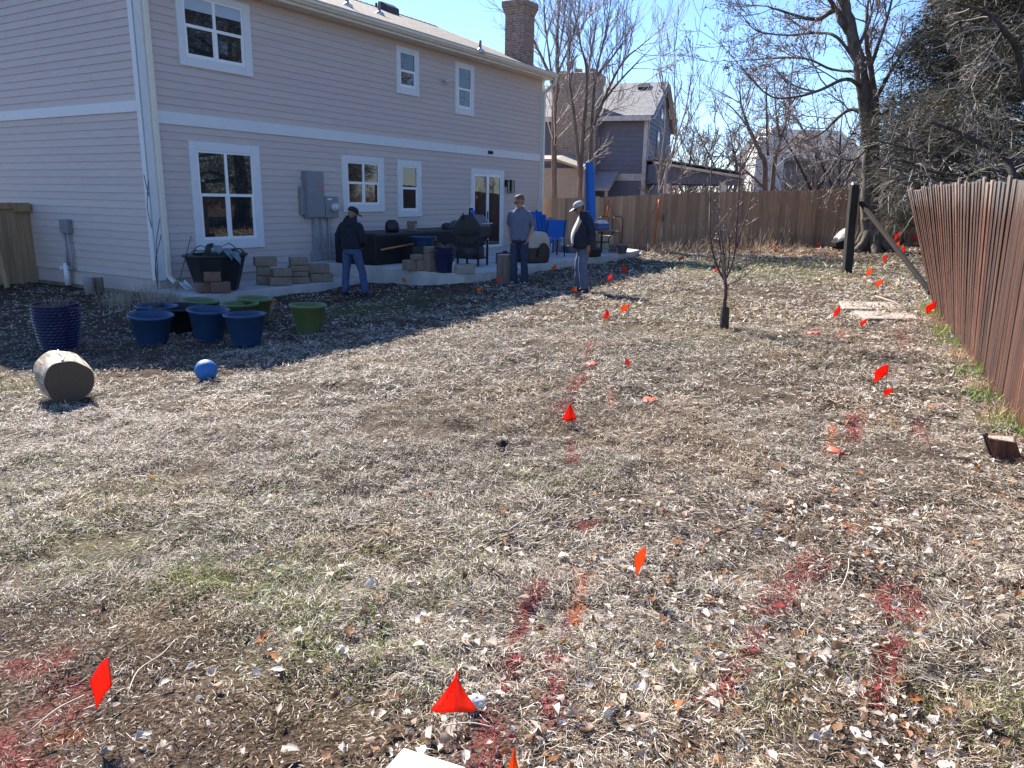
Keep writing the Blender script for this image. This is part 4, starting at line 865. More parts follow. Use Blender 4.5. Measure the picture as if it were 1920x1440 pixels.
# dead limbs reaching out of the juniper over the fence
bl = MB(); out = []; gd = np.random.default_rng(17); cd = dict(wob=.22, trop=-.01, rmin=.0045, lev=2, nch=[5, 3], ang=.7, rat=.55, L=1.3)
dl = [[(1905, 340), (1880, 290), (1830, 265), (1790, 245), (1745, 230)], [(1925, 180), (1905, 90), (1880, 55), (1850, 25), (1790, 5)], [(1895, 330), (1875, 285)], [(1800, 330), (1740, 320), (1690, 300), (1655, 308)], [(1840, 345), (1780, 338), (1715, 330), (1665, 345)], [(1780, 290), (1720, 282), (1670, 270), (1640, 262)], [(1880, 60), (1840, 130), (1800, 190)], [(1760, 318), (1700, 345), (1660, 352)], [(1925, 300), (1870, 320), (1820, 300)]]
for i, pl in enumerate(dl):
    Yd = 15.0 + .2 * i; P = catmull(L_(pl, Yd, gd, .25), 4) - np.array([JC[0], JC[1], JZ]); r0 = (.07, .07, .05, .035, .035, .03, .03, .03, .04)[i]; bl.tube(P, np.linspace(r0, r0 * .3, len(P)), 7)
    for q in range(9 if i else 12):
        u = gd.uniform(.1, 1); f = int(u * (len(P) - 2)); d0 = unit(P[f + 1] - P[f]); rv = unit(np.cross(d0, gd.normal(0, 1, 3))); spawn(out, P[f], unit(d0 * .6 + rv * .8), 1.2 * gd.uniform(.4, 1.1), .016, 0, gd, cd)
bl.build('dead_limbs', M_bark2, jt, True)
V, F = tubes_np([o[0] for o in out], [o[1] for o in out], 3)
npmesh('dead_twigs', V, F, M_twig, jt, np.clip(np.repeat(np.array([.16, .143, .125]) * gd.uniform(.4, 1.8, (len(out), 1)), 15, 0), 0, .8))

# far wood: one thicket mass, with several separate bare trees before it
g = np.random.default_rng(55); out = []; cw = dict(wob=.2, trop=.06, rmin=.018, lev=1, nch=[5], ang=.6, rat=.6, L=2)
for i in range(620):
    Yd = g.uniform(42, 66); px = g.uniform(1225, 1730); p = atY(px, 350, Yd); h = g.uniform(1.4, 4.4) * (.62 if 1405 < px < 1480 else 1.15 if px > 1480 else .95)
    spawn(out, np.array([p[0], p[1], g.uniform(-.2, h * .4)]), unit(np.array([g.normal(0, .35), g.normal(0, .35), 1])), h * .75, .05, 0, g, cw)
V, F = tubes_np([o[0] for o in out], [o[1] for o in out], 3)
dk = g.uniform(.55, 1.5, (len(out), 1)); tag(npmesh('far_thicket', V, F, M_twig, col=np.clip(np.repeat(np.array([.20, .17, .15]) * dk, 15, 0), 0, .6)), kind='stuff')
cf = dict(wob=.17, trop=.08, rmin=.014, lev=2, nch=[5, 4], ang=.55, rat=.6, L=2.4, start=.25, rr=.04)
for i, (px, top, Yd, lab) in enumerate(((1290, 250, 50, 'far bare tree just right of the slate house'), (1332, 225, 54, 'far bare tree above the low patio cover'), (1365, 210, 52, 'far bare tree left of the vase shaped tree'), (1530, 205, 46, 'far bare tree above the long grey roof'), (1572, 190, 44, 'far bare tree close to the big trunk'))):
    p = atY(px, 350, Yd); p[2] = .1; q = atY(px + 8, top, Yd); d = q - p
    A = [([p, p + d * .45 + g.normal(0, .3, 3), p + d * .8], .16, .04, 1.6)] + [([p + d * .3, p + d * .55 + np.array([s_ * 1.0, 0, 0]), p + d * .85 + np.array([s_ * 2.2, .3, 0])], .09, .03, 1.6) for s_ in (-1, 1)]
    tree('bare_tree', lab, 'tree', p, A, cf, 60 + i, M_bark2, (.22, .19, .18), 'bare trees behind the back fence')

# ================================================================== THINGS ON THE LAWN
M_bluepot = mat('blue plastic pot', (.022, .058, .13), .4, .08, 5)
M_greenpot = mat('olive green plastic pot', (.12, .165, .06), .45, .1, 5)
M_navy = mat('dark blue glaze', (.018, .021, .065), .3, .2, 8)
M_soil = mat('potting soil', (.05, .035, .025), .95, .4, 30, .5, 60)
def pot(name, label, p, r, h, m, group=None, soil=.75, tilt=(0, 0), rz=0.0, lip=.025, taper=.70):
    t = thing(name, label, 'plant pot', p, rz, group)
    b = MB(); rb = r * taper
    b.lathe([(rb * .96, 0), (rb, .02), (r * .97, h - lip * 1.6), (r * 1.0, h - lip * 1.5), (r * 1.07, h - lip), (r * 1.08, h), (r * 1.0, h + .004), (r * .94, h - .02), (rb + (r - rb) * soil * .9, h * soil)], 32)
    b.build('body', m, t, True)
    if soil: b = MB(); b.lathe([(rb + (r - rb) * soil * .9, h * soil), (.02, h * soil + .02)], 20); b.jit(.006, 3).build('soil', M_soil, t)
    t.rotation_euler = (tilt[0], tilt[1], rz); return t
def top_r(pxw, p): return pxw / 2 * (p - CC) @ CF / FPX
pots = [((286, 646), 80, 60, M_bluepot, 'blue plastic pot', 'leftmost bright blue plastic pot in the front row, tilted slightly', (.05, .06)), ((392, 638), 76, 62, M_bluepot, 'blue', 'bright blue plastic pot in the middle of the front row', (.04, .07)), ((463, 645), 78, 60, M_bluepot, 'blue', 'rightmost bright blue plastic pot in the front row', (0, -.01)),
    ((579, 622), 68, 54, M_greenpot, 'green', 'olive green plastic pot standing apart to the right of all the others', (0, .02)), ((452, 612), 70, 46, M_greenpot, 'green', 'olive green plastic pot directly behind the rightmost blue pot', (0, 0)), ((478, 604), 66, 48, M_greenpot, 'green', 'hindmost olive green pot touching the concrete path edge', (.0, .06)),
    ((376, 606), 66, 46, M_greenpot, 'green', 'olive green pot tucked behind the middle blue pot', (.0, .08)), ((296, 620), 76, 50, M_bluepot, 'blue', 'dark rimmed blue pot behind the leftmost blue pot', (0, .03))]
for (px, py), wpx, hpx, m, kd, lab, tl in pots:
    p = G(px, py); k = ((p - CC) @ CF) / FPX
    pot('plant_pot', lab, p - np.array([0, 0, .01]), wpx / 2 * k / 1.07, hpx * k * .98, m, 'plastic plant pots beside the path', tilt=tl, soil=.6)
p = G(338, 618); k = ((p - CC) @ CF) / FPX
pot('planter', 'wide black plastic tub between the blue pots', p, 48 * k, 44 * k, M_black, tilt=(0, .03), soil=.7, taper=.8)
def woven(name, label, p, r, h, plant=True):
    t = thing(name, label, 'plant pot', p); b = MB(); rings = []
    for i, z in enumerate(np.linspace(0, h, 30)):
        u = z / h; rr = r * (.74 + .26 * min(1, u * 1.5) ** .7) + (.011 if i % 2 else -.006); rings.append([(rr * (1 + (.02 if (j + i // 2) % 2 else -.016)) * math.cos(q), rr * (1 + (.02 if (j + i // 2) % 2 else -.016)) * math.sin(q), z) for j, q in enumerate(np.linspace(0, 6.283, 49)[:-1])])
    for rr, z in ((r * 1.03, h), (r * 1.03, h + .025), (r * .93, h + .025), (r * .9, h - .08)): rings.append([(rr * math.cos(q), rr * math.sin(q), z) for q in np.linspace(0, 6.283, 49)[:-1]])
    b.loft(rings).build('body', M_navy, t)
    b = MB(); b.lathe([(r * .9, h - .08), (.02, h - .05)], 18).build('soil', M_soil, t)
    if plant:
        g = np.random.default_rng(4); n = 130; a = g.uniform(0, 6.28, n); V, F, c = strips(np.stack([r * .4 * np.cos(a), r * .4 * np.sin(a), np.full(n, h - .05)], 1), a + g.normal(0, .6, n), g.uniform(.1, .38, n), g.uniform(.004, .010, n), np.zeros(n), g.uniform(.2, 1.4, n), g.normal(0, .3, n), g.normal(0, .3, n), np.array([.32, .25, .15]) * g.uniform(.5, 1.3, (n, 1)), np.full(n, .5))
        npmesh('dried_plant', V, F, M_blade, t, c)
    return t
p = G(113, 654); k = ((p - CC) @ CF) / FPX
woven('woven_pot', 'tall dark blue basket textured pot alone in the shade at the left', p, 39 * k, 82 * k)

# log, ball, paper, stone, stake
M_end = brickmat; 
M_logend, n, l, bb = _nodes('cut log end')
tc = n.new('ShaderNodeTexCoord'); wv_ = n.new('ShaderNodeTexWave'); wv_.wave_type = 'RINGS'; wv_.rings_direction = 'Y'; wv_.inputs['Scale'].default_value = 22; wv_.inputs['Distortion'].default_value = 9; wv_.inputs['Detail'].default_value = 3
l.new(tc.outputs['Object'], wv_.inputs['Vector']); r = ramp(n, [(.1, (.065, .048, .032)), (.5, (.09, .067, .044)), (.9, (.115, .086, .058))]); l.new(wv_.outputs['Fac'], r.inputs['Fac']); l.new(r.outputs[0], bb.inputs['Base Color']); bb.inputs['Roughness'].default_value = .9
M_logside = woodmat('bare log side', [(.34, (.10, .075, .055)), (.46, (.28, .22, .17)), (.56, (.50, .44, .37)), (.66, (.62, .57, .50))], (16, 2.2, 16), .85, 0, 1.0)
p = G(128, 762); k = ((p - CC) @ CF) / FPX
d_end = unit(np.array([.62, -.78, 0])); rl = .225
lg = thing('log', 'short thick sawn log lying on its side at the left of the lawn', 'log', p + np.array([-.12, .20, rl * .96]), math.atan2(d_end[1], d_end[0]) + R(90))
b = MB(); g = np.random.default_rng(8); LL = .46
prof = []
for y in np.linspace(-LL / 2, LL / 2, 9):
    prof.append([(rl * (1 + .04 * math.sin(3 * q + 1) + .02 * math.sin(7 * q + y * 5)) * (1 - .10 * (.5 - y / LL)) * (.965 if abs(abs(y) - LL / 2) < .01 else 1) * math.cos(q), y, rl * (1 + .04 * math.sin(3 * q + 1) + .02 * math.sin(7 * q + y * 5)) * (1 - .1 * (.5 - y / LL)) * (.965 if abs(abs(y) - LL / 2) < .01 else 1) * math.sin(q)) for q in np.linspace(0, 6.283, 41)[:-1]])
b.loft(prof, cap=False).build('bark', M_logside, lg, True)
for y, s_ in ((-LL / 2, -1), (LL / 2, 1)):
    b = MB(); rg = prof[0] if s_ < 0 else prof[-1]; b.loft([rg, [(q[0] * .5, y + s_ * .004, q[2] * .5) for q in rg], [(q[0] * .03, y + s_ * .005, q[2] * .03) for q in rg]]).build('cut_end', M_logend, lg)
b = MB(); b.tube(catmull([(-.03, -LL / 2 + .02, rl * .862), (.0, -.08, rl * .90), (-.012, .05, rl * .932), (.0, LL / 2 - .02, rl * .955)], 4), .010, 6).build('crack', M_black, lg)
p = G(388, 713); k = ((p - CC) @ CF) / FPX; rb = 20.5 * k
b = MB(); b.ball((0, 0, 0), rb, 32, 18); ball = b.build('ball', mat('blue rubber ball', (.02, .15, .42), .5, .06, 3, .3, 300), None, True); ball.location = p + np.array([0, 0, rb - .008])
tag(ball, 'bright blue rubber ball on the sunny grass by the shadow edge', 'ball')
pa = [atZ(757, 1405, .05), atZ(872, 1441, .05), atZ(800, 1560, .05), atZ(672, 1500, .05)]
b = MB(); b.poly(pa, .004); pp = b.build('paper', mat('white paper', (.80, .82, .84), .6, .01)); tag(pp, 'white sheet lying on the grass at the bottom edge of the photo', 'paper')
p = G(888, 1326); b = MB(); b.ball((0, 0, .02), np.array([.042, .03, .018]), 14, 8).jit(.002, 4); st = b.build('stone', mat('white stone', (.62, .62, .6), .7), None, True); st.location = p; st.rotation_euler = (0, .25, .5); tag(st, 'flat white stone touching the widest red flag', 'stone')
p = G(942, 836); b = MB(); b.ball((0, 0, .02), np.array([.04, .03, .018]), 9, 6).jit(.009, 4); st = b.build('clod', mat('dark clod', (.02, .018, .016), .9), None); st.location = p; tag(st, 'black clod lying alone in the middle of the dry lawn', 'clod')
p = G(1890, 862); sk = thing('wood_stump', 'short tilted stub of an old squared post by the foot of the red fence', 'stump', p, R(-28))
ax = [unit(v) for v in ((1, 0, .0), (0, 1, .0), (-.48, -.12, 1))]; b = MB(); b.box((-.02, 0, .05), (.17, .15, .22), ax); b.jit(.006, 2).build('post', woodmat('rotten red wood', [(.3, (.07, .035, .025)), (.55, (.18, .085, .055)), (.75, (.30, .19, .13))], (30, 30, 2), .9, 0, 1.0), sk, bevel=.006)
b = MB(); b.box(np.array((-.02, 0, .05)) + ax[2] * .105, (.16, .14, .02), ax); b.jit(.004, 5).build('cut_end', mat('grey end grain', (.34, .30, .26), .9, .4, 40, .6, 80), sk)
b = MB(); b.box(np.array((-.02, 0, .05)) - ax[0] * .092 + ax[2] * .01, (.016, .14, .24), ax).jit(.004, 9); b.build('bark', M_bark2, sk)

# stepping slabs and dropped stick
M_slab = mat('sandstone slab', (.33, .29, .25), .9, .18, 4, .4, 25)
for i, (q, lab) in enumerate(((((1572, 570), (1695, 569), (1703, 583), (1580, 585)), 'pale flat stone slab set in the grass, the farther of the two'), (((1600, 589), (1712, 588), (1722, 602), (1625, 603)), 'pale flat stone slab set in the grass, the nearer of the two'))):
    pts = [G(*c) for c in q]; c0 = sum(pts) / 4; pts = [v - c0 for v in pts]; zt = 0
    ring = []
    for a, c in zip(pts, pts[1:] + pts[:1]): ring += [a, a * .68 + c * .32 + np.random.default_rng(i).normal(0, .015, 3) * [1, 1, 0], a * .33 + c * .67]
    ring = [np.array([v[0], v[1], .0]) for v in ring]; b = MB(); b.poly([v - np.array([0, 0, .05]) for v in ring], .075); o = b.build('stone_slab', M_slab, None, bevel=.015); o.location = c0 + np.array([0, 0, .012]); tag(o, lab, 'stone slab', 'stone slabs in the grass')
a_, c_ = G(1640, 566) + np.array([0, 0, .1]), G(1704, 588) + np.array([0, 0, .06]); b = MB(); b.tube([a_ - a_, (c_ - a_) * .5 + np.array([0, 0, .02]), c_ - a_], .012, 6); o = b.build('stick', mat('grey stick', (.3, .25, .2), .8), None, True); o.location = a_; tag(o, 'thin grey stick lying across the two stone slabs', 'stick')
M_stk = mat('straw stalk', (.55, .48, .38), .7, .2, 12)
for i, (pl, lab) in enumerate((([(240, 1318), (262, 1278), (305, 1240), (330, 1220)], 'long pale stalk lying right of the leftmost red flag'), ([(55, 1388), (110, 1352), (160, 1318)], 'pale stalk lying below the leftmost red flag'), ([(830, 1376), (880, 1378), (925, 1379)], 'straight pale stalk lying below the widest red flag'), ([(1590, 1058), (1588, 1085), (1578, 1108), (1555, 1140)], 'pale bent stalk between the two right hand red paint patches'))):
    P = [G(*q) + np.array([0, 0, .03 + .015 * (j % 2)]) for j, q in enumerate(pl)]; b = MB(); b.tube(catmull([v - P[0] for v in P], 4), .0023, 5); o = b.build('stalk', M_stk, None, True); o.location = P[0]; tag(o, lab, 'stalk', 'stalks lying on the lawn')

# marking flags: wire and folded plastic pennant
M_fred, M_forg, M_fpink = [mat(nm, c, .38, .06, 6, spec=.5) for nm, c in (('red flag plastic', (.92, .065, .02)), ('orange flag plastic', (.95, .22, .025)), ('faded flag plastic', (.80, .25, .18)))]
for q in (M_fred, M_forg, M_fpink):
    n, l = q.node_tree.nodes, q.node_tree.links; bs = n['Principled BSDF']; t = n.new('ShaderNodeBsdfTranslucent'); l.new(bs.inputs['Base Color'].links[0].from_socket, t.inputs['Color']); mx = n.new('ShaderNodeMixShader'); mx.inputs[0].default_value = .5; l.new(bs.outputs[0], mx.inputs[1]); l.new(t.outputs[0], mx.inputs[2]); l.new(mx.outputs[0], n['Material Output'].inputs[0])
M_wire = mat('steel wire', (.16, .15, .15), .5, metal=.3); M_ink = mat('black ink', (.02, .005, .005), .6)
def flag(label, top, gpy, wl, wr, hpx, m, fold=.5, tent=False, ink=False, dx=0):
    # top pixel, ground pixel row, widths left/right of the wire and pennant height in photo pixels
    wl, wr, hpx = wl * 1.22, wr * 1.22, hpx * 1.08; p = G(top[0] + dx, gpy); dist = (p - CC) @ CF; k = dist / FPX; t = thing('marking_flag', label, 'flag', p, 0, 'utility marking flags in the lawn')
    H = stand_h(p, top[1]); h = hpx * k * 1.02; b = MB(); ox = -dx * k
    b.tube([(0, 0, -.03), (ox * .3, 0, H * .4), (ox, 0, H)], .0013 * max(1, dist / 3), 5); b.build('wire', M_wire, t)
    b = MB(); nj = 7; ni = 7; sg = -1 if wl >= wr else 1; ph = float(top[0] % 7)
    for side, wpx in (((-1, wl), (1, wr)) if tent else ((sg, wl + wr),)):
        w = wpx * k; rows = []
        for i in range(nj):
            v = i / (nj - 1); rr = []
            for j in range(ni):
                u = j / (ni - 1)
                if tent: hang = (.05 + .95 * v) ** .95; z = H - h * v * (1 - .10 * u * (1 if side < 0 else 1.8)) - .12 * h * u * (1 - v); x = side * w * u * hang
                else: z = H - h * (.58 * v + .42 * u ** 1.3) - .05 * h * math.sin(3 * u + ph) * (1 - v); x = side * w * (u * (.95 - .12 * v) + .06 * math.sin(4 * v + ph) * u)
                y = fold * w * u * (.45 if side < 0 else .8) + .09 * w * math.sin(5.0 * u + 2.5 * v + ph) * u
                rr.append((ox + x, -y, z))
            rows.append(rr)
        b.loft(rows, cap=False, closed=False)
    o = b.build('pennant', m, t, True); sm = o.modifiers.new('solid', 'SOLIDIFY'); sm.thickness = .0012
    if ink:
        b = MB(); w = wl * k
        b.tube([(ox - w * (.16 + .085 * i + .11 * (i % 2)), -fold * w * (.16 + .085 * i + .11 * (i % 2)) * .35 - .010, H - h * (.46 + .075 * i - .05 * (i % 2))) for i in range(6)], .0011 * max(1, dist / 3), 4)
        b.build('ink_mark', M_ink, t)
    return t
def stand_h(p, ty):
    lo, hi = 0, 3.0
    for _ in range(40):
        mid = (lo + hi) / 2; v = p + np.array([0, 0, mid]) - CC
        if PCY - FPX * (v @ CU) / (v @ CF) > ty: lo = mid
        else: hi = mid
    return lo
flag('leftmost red pennant flag in the foreground by red sprayed soil', (220, 1232), 1365, 20, 7, 94, M_fred, .9, dx=-6)
flag('widest red tent shaped pennant flag in the foreground beside a white stone', (857, 1253), 1392, 40, 31, 84, M_fred, .6, True, ink=True)
flag('orange flag cut off by the bottom edge of the photo right of the white sheet', (962, 1397), 1500, 15, 13, 80, M_forg, .7, True)
flag('orange folded flag standing alone in the middle foreground', (1206, 1021), 1108, 16, 3, 54, M_forg, 1.3, dx=-8)
flag('red pennant flag on the sprayed line straight above the middle foreground', (1067, 752), 793, 11, 11, 36, M_fred, .6, True)
flag('large red lettered flag on the leaf litter near the old fence', (1655, 683), 765, 19, 7, 32, M_fred, .5, ink=True)
flag('small square red flag just below the lettered flag near the old fence', (1668, 727), 770, 11, 5, 15, M_fred, .4)
flag('red flag left of an orange square flag near the shadow edge', (1137, 577), 600, 6, 6, 20, M_fred, .6, True)
flag('orange square flag beside a red one near the shadow edge', (1178, 570), 596, 9, 5, 15, M_forg, .4)
flag('tiny red flag alone below the shadow edge flags', (1172, 671), 690, 3, 4, 16, M_fred, .6)
flag('tall orange red flag left of the stone slabs', (1572, 574), 603, 7, 4, 20, M_fred, .6)
flag('small red flag in front of the nearer stone slab', (1623, 597), 614, 7, 4, 14, M_fred, .6)
flag('red flag against the near end foot of the brace at the old fence', (1750, 563), 600, 12, 5, 24, M_fred, .6)
flag('orange flag right of the foot of the black post', (1634, 503), 524, 10, 3, 14, M_forg, .7)
flag('orange flag nearer than the one by the black post', (1653, 522), 546, 10, 4, 16, M_forg, .6)
flag('red and white flag beside the diagonal brace', (1661, 477), 500, 4, 4, 16, M_fred, .6)
flag('topmost red flag of the cluster right of the big trunk', (1684, 434), 466, 5, 5, 16, M_fred, .6)
flag('orange flag in the middle of the cluster right of the big trunk', (1685, 452), 472, 8, 5, 14, M_forg, .6)
flag('lowest red flag of the cluster right of the big trunk', (1696, 461), 480, 4, 4, 14, M_fred, .6)
flag('thin red flag between the cluster and the end of the old fence', (1707, 440), 460, 3, 4, 14, M_fred, .6)
flag('red flag half hidden by the far end of the old fence', (1719, 436), 462, 4, 3, 14, M_fred, .6)
flag('bright red flag at the shadow edge right of the man in the pale cap', (1165, 497), 517, 3, 5, 16, M_fred, .6)
flag('red flag just inside the shadow right of the man in the pale cap', (1147, 513), 532, 4, 3, 13, M_fred, .6)
flag('orange flag on the dry grass beyond the tip of the house shadow', (1281, 479), 492, 6, 3, 9, M_forg, .5)
flag('small red flag behind the stem of the young tree', (1344, 502), 516, 3, 2, 9, M_fred, .5)
flag('red flag in the pale bed in front of the back fence', (1453, 457), 472, 4, 4, 10, M_fred, .5)
flag('red flag left of the boulder by the back fence', (1538, 455), 466, 4, 4, 8, M_fred, .5)
flag('small red flag between the black post and the big trunk', (1604, 452), 466, 5, 3, 7, M_fred, .5)
flag('orange flag in the shade left of the man with glasses', (905, 537), 552, 6, 4, 10, M_forg, .5)
flag('orange flag on the lawn in front of the patio between the two right hand men', (1042, 495), 512, 4, 3, 12, M_forg, .5)
flag('orange flag touching the knee of the man in the black hoodie', (683, 512), 536, 3, 3, 9, M_forg, .5)
flag('orange flag in the shade in front of the patio wall corner', (755, 521), 538, 3, 4, 9, M_forg, .5)
flag('orange flag in the shade behind the hindmost green pot', (516, 562), 580, 5, 3, 9, M_forg, .5)
flag('orange flag at the shoes of the man in the pale cap', (1081, 538), 553, 7, 4, 11, M_forg, .5)
flag('red flag at the foot of the upright log by the patio', (940, 520), 540, 4, 4, 10, M_fred, .5)
def scrap(label, px, py, w, m, rz):
    p = G(px, py); k = (p - CC) @ CF / FPX; b = MB(); W_ = w * k / 2
    b.loft([[(x, y, z) for x, z in ((-W_, .03), (-W_ * .3, .05), (W_ * .3, .035), (W_, .06))] for y in (-.05, .0, .06)], cap=False, closed=False); o = b.build('flag_scrap', m, None, True); o.location = p; o.rotation_euler = (.15, .1, rz); sm = o.modifiers.new('solid', 'SOLIDIFY'); sm.thickness = .002; tag(o, label, 'flag scrap', 'fallen flag scraps on the lawn')
scrap('pink flag scrap lying flat below the stone slabs', 1524, 630, 20, M_fpink, .1); scrap('faded flag scrap lying on the sprayed line left of the tiny red flag', 1108, 690, 16, M_fpink, .5); scrap('orange and white flag scrap lying alone in the middle of the lawn', 1216, 758, 22, M_fpink, -.2); scrap('pale orange flag scrap lying below the two red flags near the old fence', 1565, 858, 14, M_fpink, .9)

# black post with diagonal brace, boulder
p0 = G(1588, 514); Yp = p0[1]; tp = atY(1602, 347, Yp)
t = thing('black_post', 'charred black upright post left of the big trunk', 'post', p0); M_char = woodmat('charred wood', [(.3, (.012, .011, .011)), (.65, (.035, .032, .03)), (.85, (.12, .11, .10))], (25, 25, 2), .8, 0, .8)
b = MB(); q = tp - p0; b.loft([[np.array([dx * s_ + .012 * math.sin(9 * u), dy, 0]) + q * u - np.array([0, 0, .2 * (1 - u)]) for dx, dy in ((-.085, -.085), (.085, -.085), (.085, .085), (-.085, .085))] for u, s_ in ((0, 1), (.3, 1.05), (.6, .95), (1, .98))]); b.build('post', M_char, t, bevel=.01)
b = MB(); b.box(q + np.array([.0, 0, .03]), (.10, .10, .05)).jit(.012, 2).build('splintered_top', mat('pale broken wood', (.5, .46, .4), .8), t)
pb = G(1747, 553); pt = atY(1614, 380, Yp - .05); pe = atY(1745, 548, pb[1])
b = MB(); b.bar(pt - pb, pe - pb, .075, .075); t = thing('fence_brace', 'long dark diagonal timber from the black post down to the end of the old fence', 'brace', pb); b.build('timber', woodmat('dark brown timber', [(.3, (.010, .007, .006)), (.7, (.03, .022, .018))], (25, 25, 2), .85, 0, .5), t, bevel=.006)
b = MB(); b.box(pe - pb + np.array([.03, 0, -.02]), (.20, .10, .12)); b.build('block', M_char, t, bevel=.006)
p = G(1578, 470); k = (p - CC) @ CF / FPX
t = thing('boulder', 'large boulder with white top and black underside beside the black post', 'boulder', p)
b = MB(); b.loft([[(x * k, y, z * k) for x, y, z in ring] for ring in ([(-26, -.3, 2), (20, -.3, -2), (24, .4, -2), (-20, .4, 2)], [(-28, -.38, 14), (22, -.38, 14), (26, .4, 12), (-22, .4, 14)], [(-22, -.3, 28), (24, -.3, 32), (26, .35, 34), (-14, .35, 30)])]); b.build('underside', mat('black rock', (.012, .012, .013), .9, .4, 8, .6, 20), t, sub=1)
b = MB(); b.loft([[(x * k, y, z * k) for x, y, z in ring] for ring in ([(-30, -.36, 6), (26, -.34, 26), (28, .42, 28), (-24, .42, 10)], [(-24, -.40, 14), (20, -.42, 40), (27, .4, 42), (-18, .4, 22)], [(-6, -.22, 36), (18, -.2, 47), (20, .3, 48), (0, .3, 42)])]); b.build('top', mat('white rock', (.45, .44, .41), .8, .2, 6, .6, 20), t, sub=1)

# ================================================================== PATIO THINGS (house frame)
def hthing(name, label, cat, x, y, z, rz=0, group=None): return thing(name, label, cat, wor(x, y, z), HYAW + rz, group)
PZ, SZ = .122, -.178
def pl(px, py, z=PZ): return LG(px, py, z)
def px2m(px, py, z=PZ): return float((atZ(px, py, z) - CC) @ CF / FPX)
# long black box with orange stick
c = pl(705, 498); t = hthing('storage_box', 'long low black plastic covered box against the house wall', 'box', c[0], c[1], PZ)
k = px2m(705, 498); hb = 58 * k; dpt = min(1.25, -c[1] - .1)
b = MB(); b.loft([[(x, y, z) for x, y, z in r_] for r_ in ([(0, 0, 0), (4.4, 0, 0), (4.4, dpt, 0), (0, dpt, 0)], [(-.01, -.01, hb * .95), (4.4, -.01, hb * 1.02), (4.4, dpt, hb), (-.01, dpt, hb * .96)], [(.03, .03, hb), (4.38, .03, hb * 1.06), (4.38, dpt, hb * 1.04), (.03, dpt, hb)])]); b.build('cover', mat('black sheeting', (.010, .010, .011), .5, .3, 3, .5, 6), t, bevel=.02)
sa, sb_ = pl(707, 468, PZ + .33), pl(812, 463, PZ + .5); b = MB(); A_ = np.array([.12, -.05, hb * .50]); B_ = np.array([2.2, -.05, hb * .72]); b.tube([A_ * 0, B_ - A_], .022, 8); o = b.build('wooden_pole', mat('varnished wood', (.42, .17, .06), .45, .1, 5), None, True); o.location = wor(*(c + A_)); o.rotation_euler = (0, 0, HYAW); tag(o, 'orange brown wooden pole leaning along the front of the black box', 'pole')
# things on the box
for i, (px, py, w, h_, m, lab) in enumerate(((788, 441, 26, 22, M_dark, 'dark lumpy bag on the black box'), (797, 438, 14, 18, mat('cardboard', (.22, .17, .14), .8), 'small brown carton standing on the black box'), (825, 428, 26, 16, mat('grey canvas', (.10, .10, .11), .8), 'grey folded canvas on the black box'), (842, 446, 44, 12, mat('dark slate cloth', (.05, .055, .06), .8), 'dark cushion on the black box left of the smoker'))):
    q = pl(px, py, PZ + hb); q[0] = min(max(q[0], c[0] + 1.0 + .75 * i), c[0] + 3.6); q[1] = c[1] + .35; kk = float((wor(*q[:2], PZ + hb) - CC) @ CF / FPX); o = hthing(('bag', 'carton', 'canvas', 'cushion')[i], lab, ('bag', 'box', 'cloth', 'cushion')[i], q[0], q[1], PZ + hb * 1.02, .3 * i)
    b = MB(); w2, h2 = w * kk / 2, h_ * kk
    if i == 1: b.bx(-w2, w2, -.1, .1, 0, h2); b.build('body', m, o, bevel=.006); b = MB(); b.bx(-w2 * .6, w2 * .6, -.103, -.1, h2 * .3, h2 * .75); b.build('label', mat('pale label', (.45, .42, .38)), o)
    else: b.loft([[(w2 * s_ * math.cos(q_) * (1 + .08 * math.sin(3 * q_)), .16 * s_ * math.sin(q_), z) for q_ in np.linspace(0, 6.283, 15)[:-1]] for s_, z in ((.9, 0), (1.05, h2 * .3), (.95, h2 * .75), (.5, h2))]); b.build('body', m, o, True)

# stone blocks: piles
M_redb = mat('reddish garden block', (.20, .115, .085), .95, .2, 9, .6, 40); M_tanb = mat('tan garden block', (.27, .205, .155), .95, .2, 9, .6, 40); M_gryb = mat('grey concrete block', (.36, .33, .29), .95, .15, 9, .4, 40)
def block(label, px0, py0, px1, py1, z, m, group, dep=.2):
    # front face spans the pixel box px0..px1, bottom py1, standing at height z
    cl_ = LG((px0 + px1) / 2, py1, z); kk = float((wor(*cl_[:2], z) - CC) @ CF / FPX); w = (px1 - px0) * kk / .93; h = (py1 - py0) * kk * 1.0
    g = np.random.default_rng(int(px0 * 7 + py0)); o = hthing('stone_block', label, 'stone block', cl_[0], cl_[1], z, R(-24) + g.normal(0, .12), group)
    b = MB(); b.bx(-w / 2, w / 2, 0, dep, 0, h - .004); b.build('body', m, o, bevel=.014); b = MB(); b.bx(-w / 2 + .012, w / 2 - .012, -.012, 0, .012, h - .016); b.jit(.004, 1).build('split_face', m, o, bevel=.006); return o, h, cl_
def pile(rows, z0, m, group, dep=.22):
    z = z0
    for row in rows:
        hs = []
        for (px0, py0, px1, py1, lab) in row:
            cl_ = LG((px0 + px1) / 2, rows[0][0][3], z0); kk = float((wor(*cl_[:2], z0) - CC) @ CF / FPX); w = (px1 - px0) * kk / .92; h = (py1 - py0) * kk
            g = np.random.default_rng(int(px0 * 7 + py0)); o = hthing('stone_block', lab, 'stone block', cl_[0], cl_[1], z, R(-26) + g.normal(0, .07), group)
            b = MB(); b.bx(-w / 2, w / 2, 0, dep, 0, h - .004); b.build('body', m, o, bevel=.014); b = MB(); b.bx(-w / 2 + .014, w / 2 - .014, -.014, 0, .014, h - .018); b.build('split_face', m, o, bevel=.008); hs.append(h)
        z += max(hs)
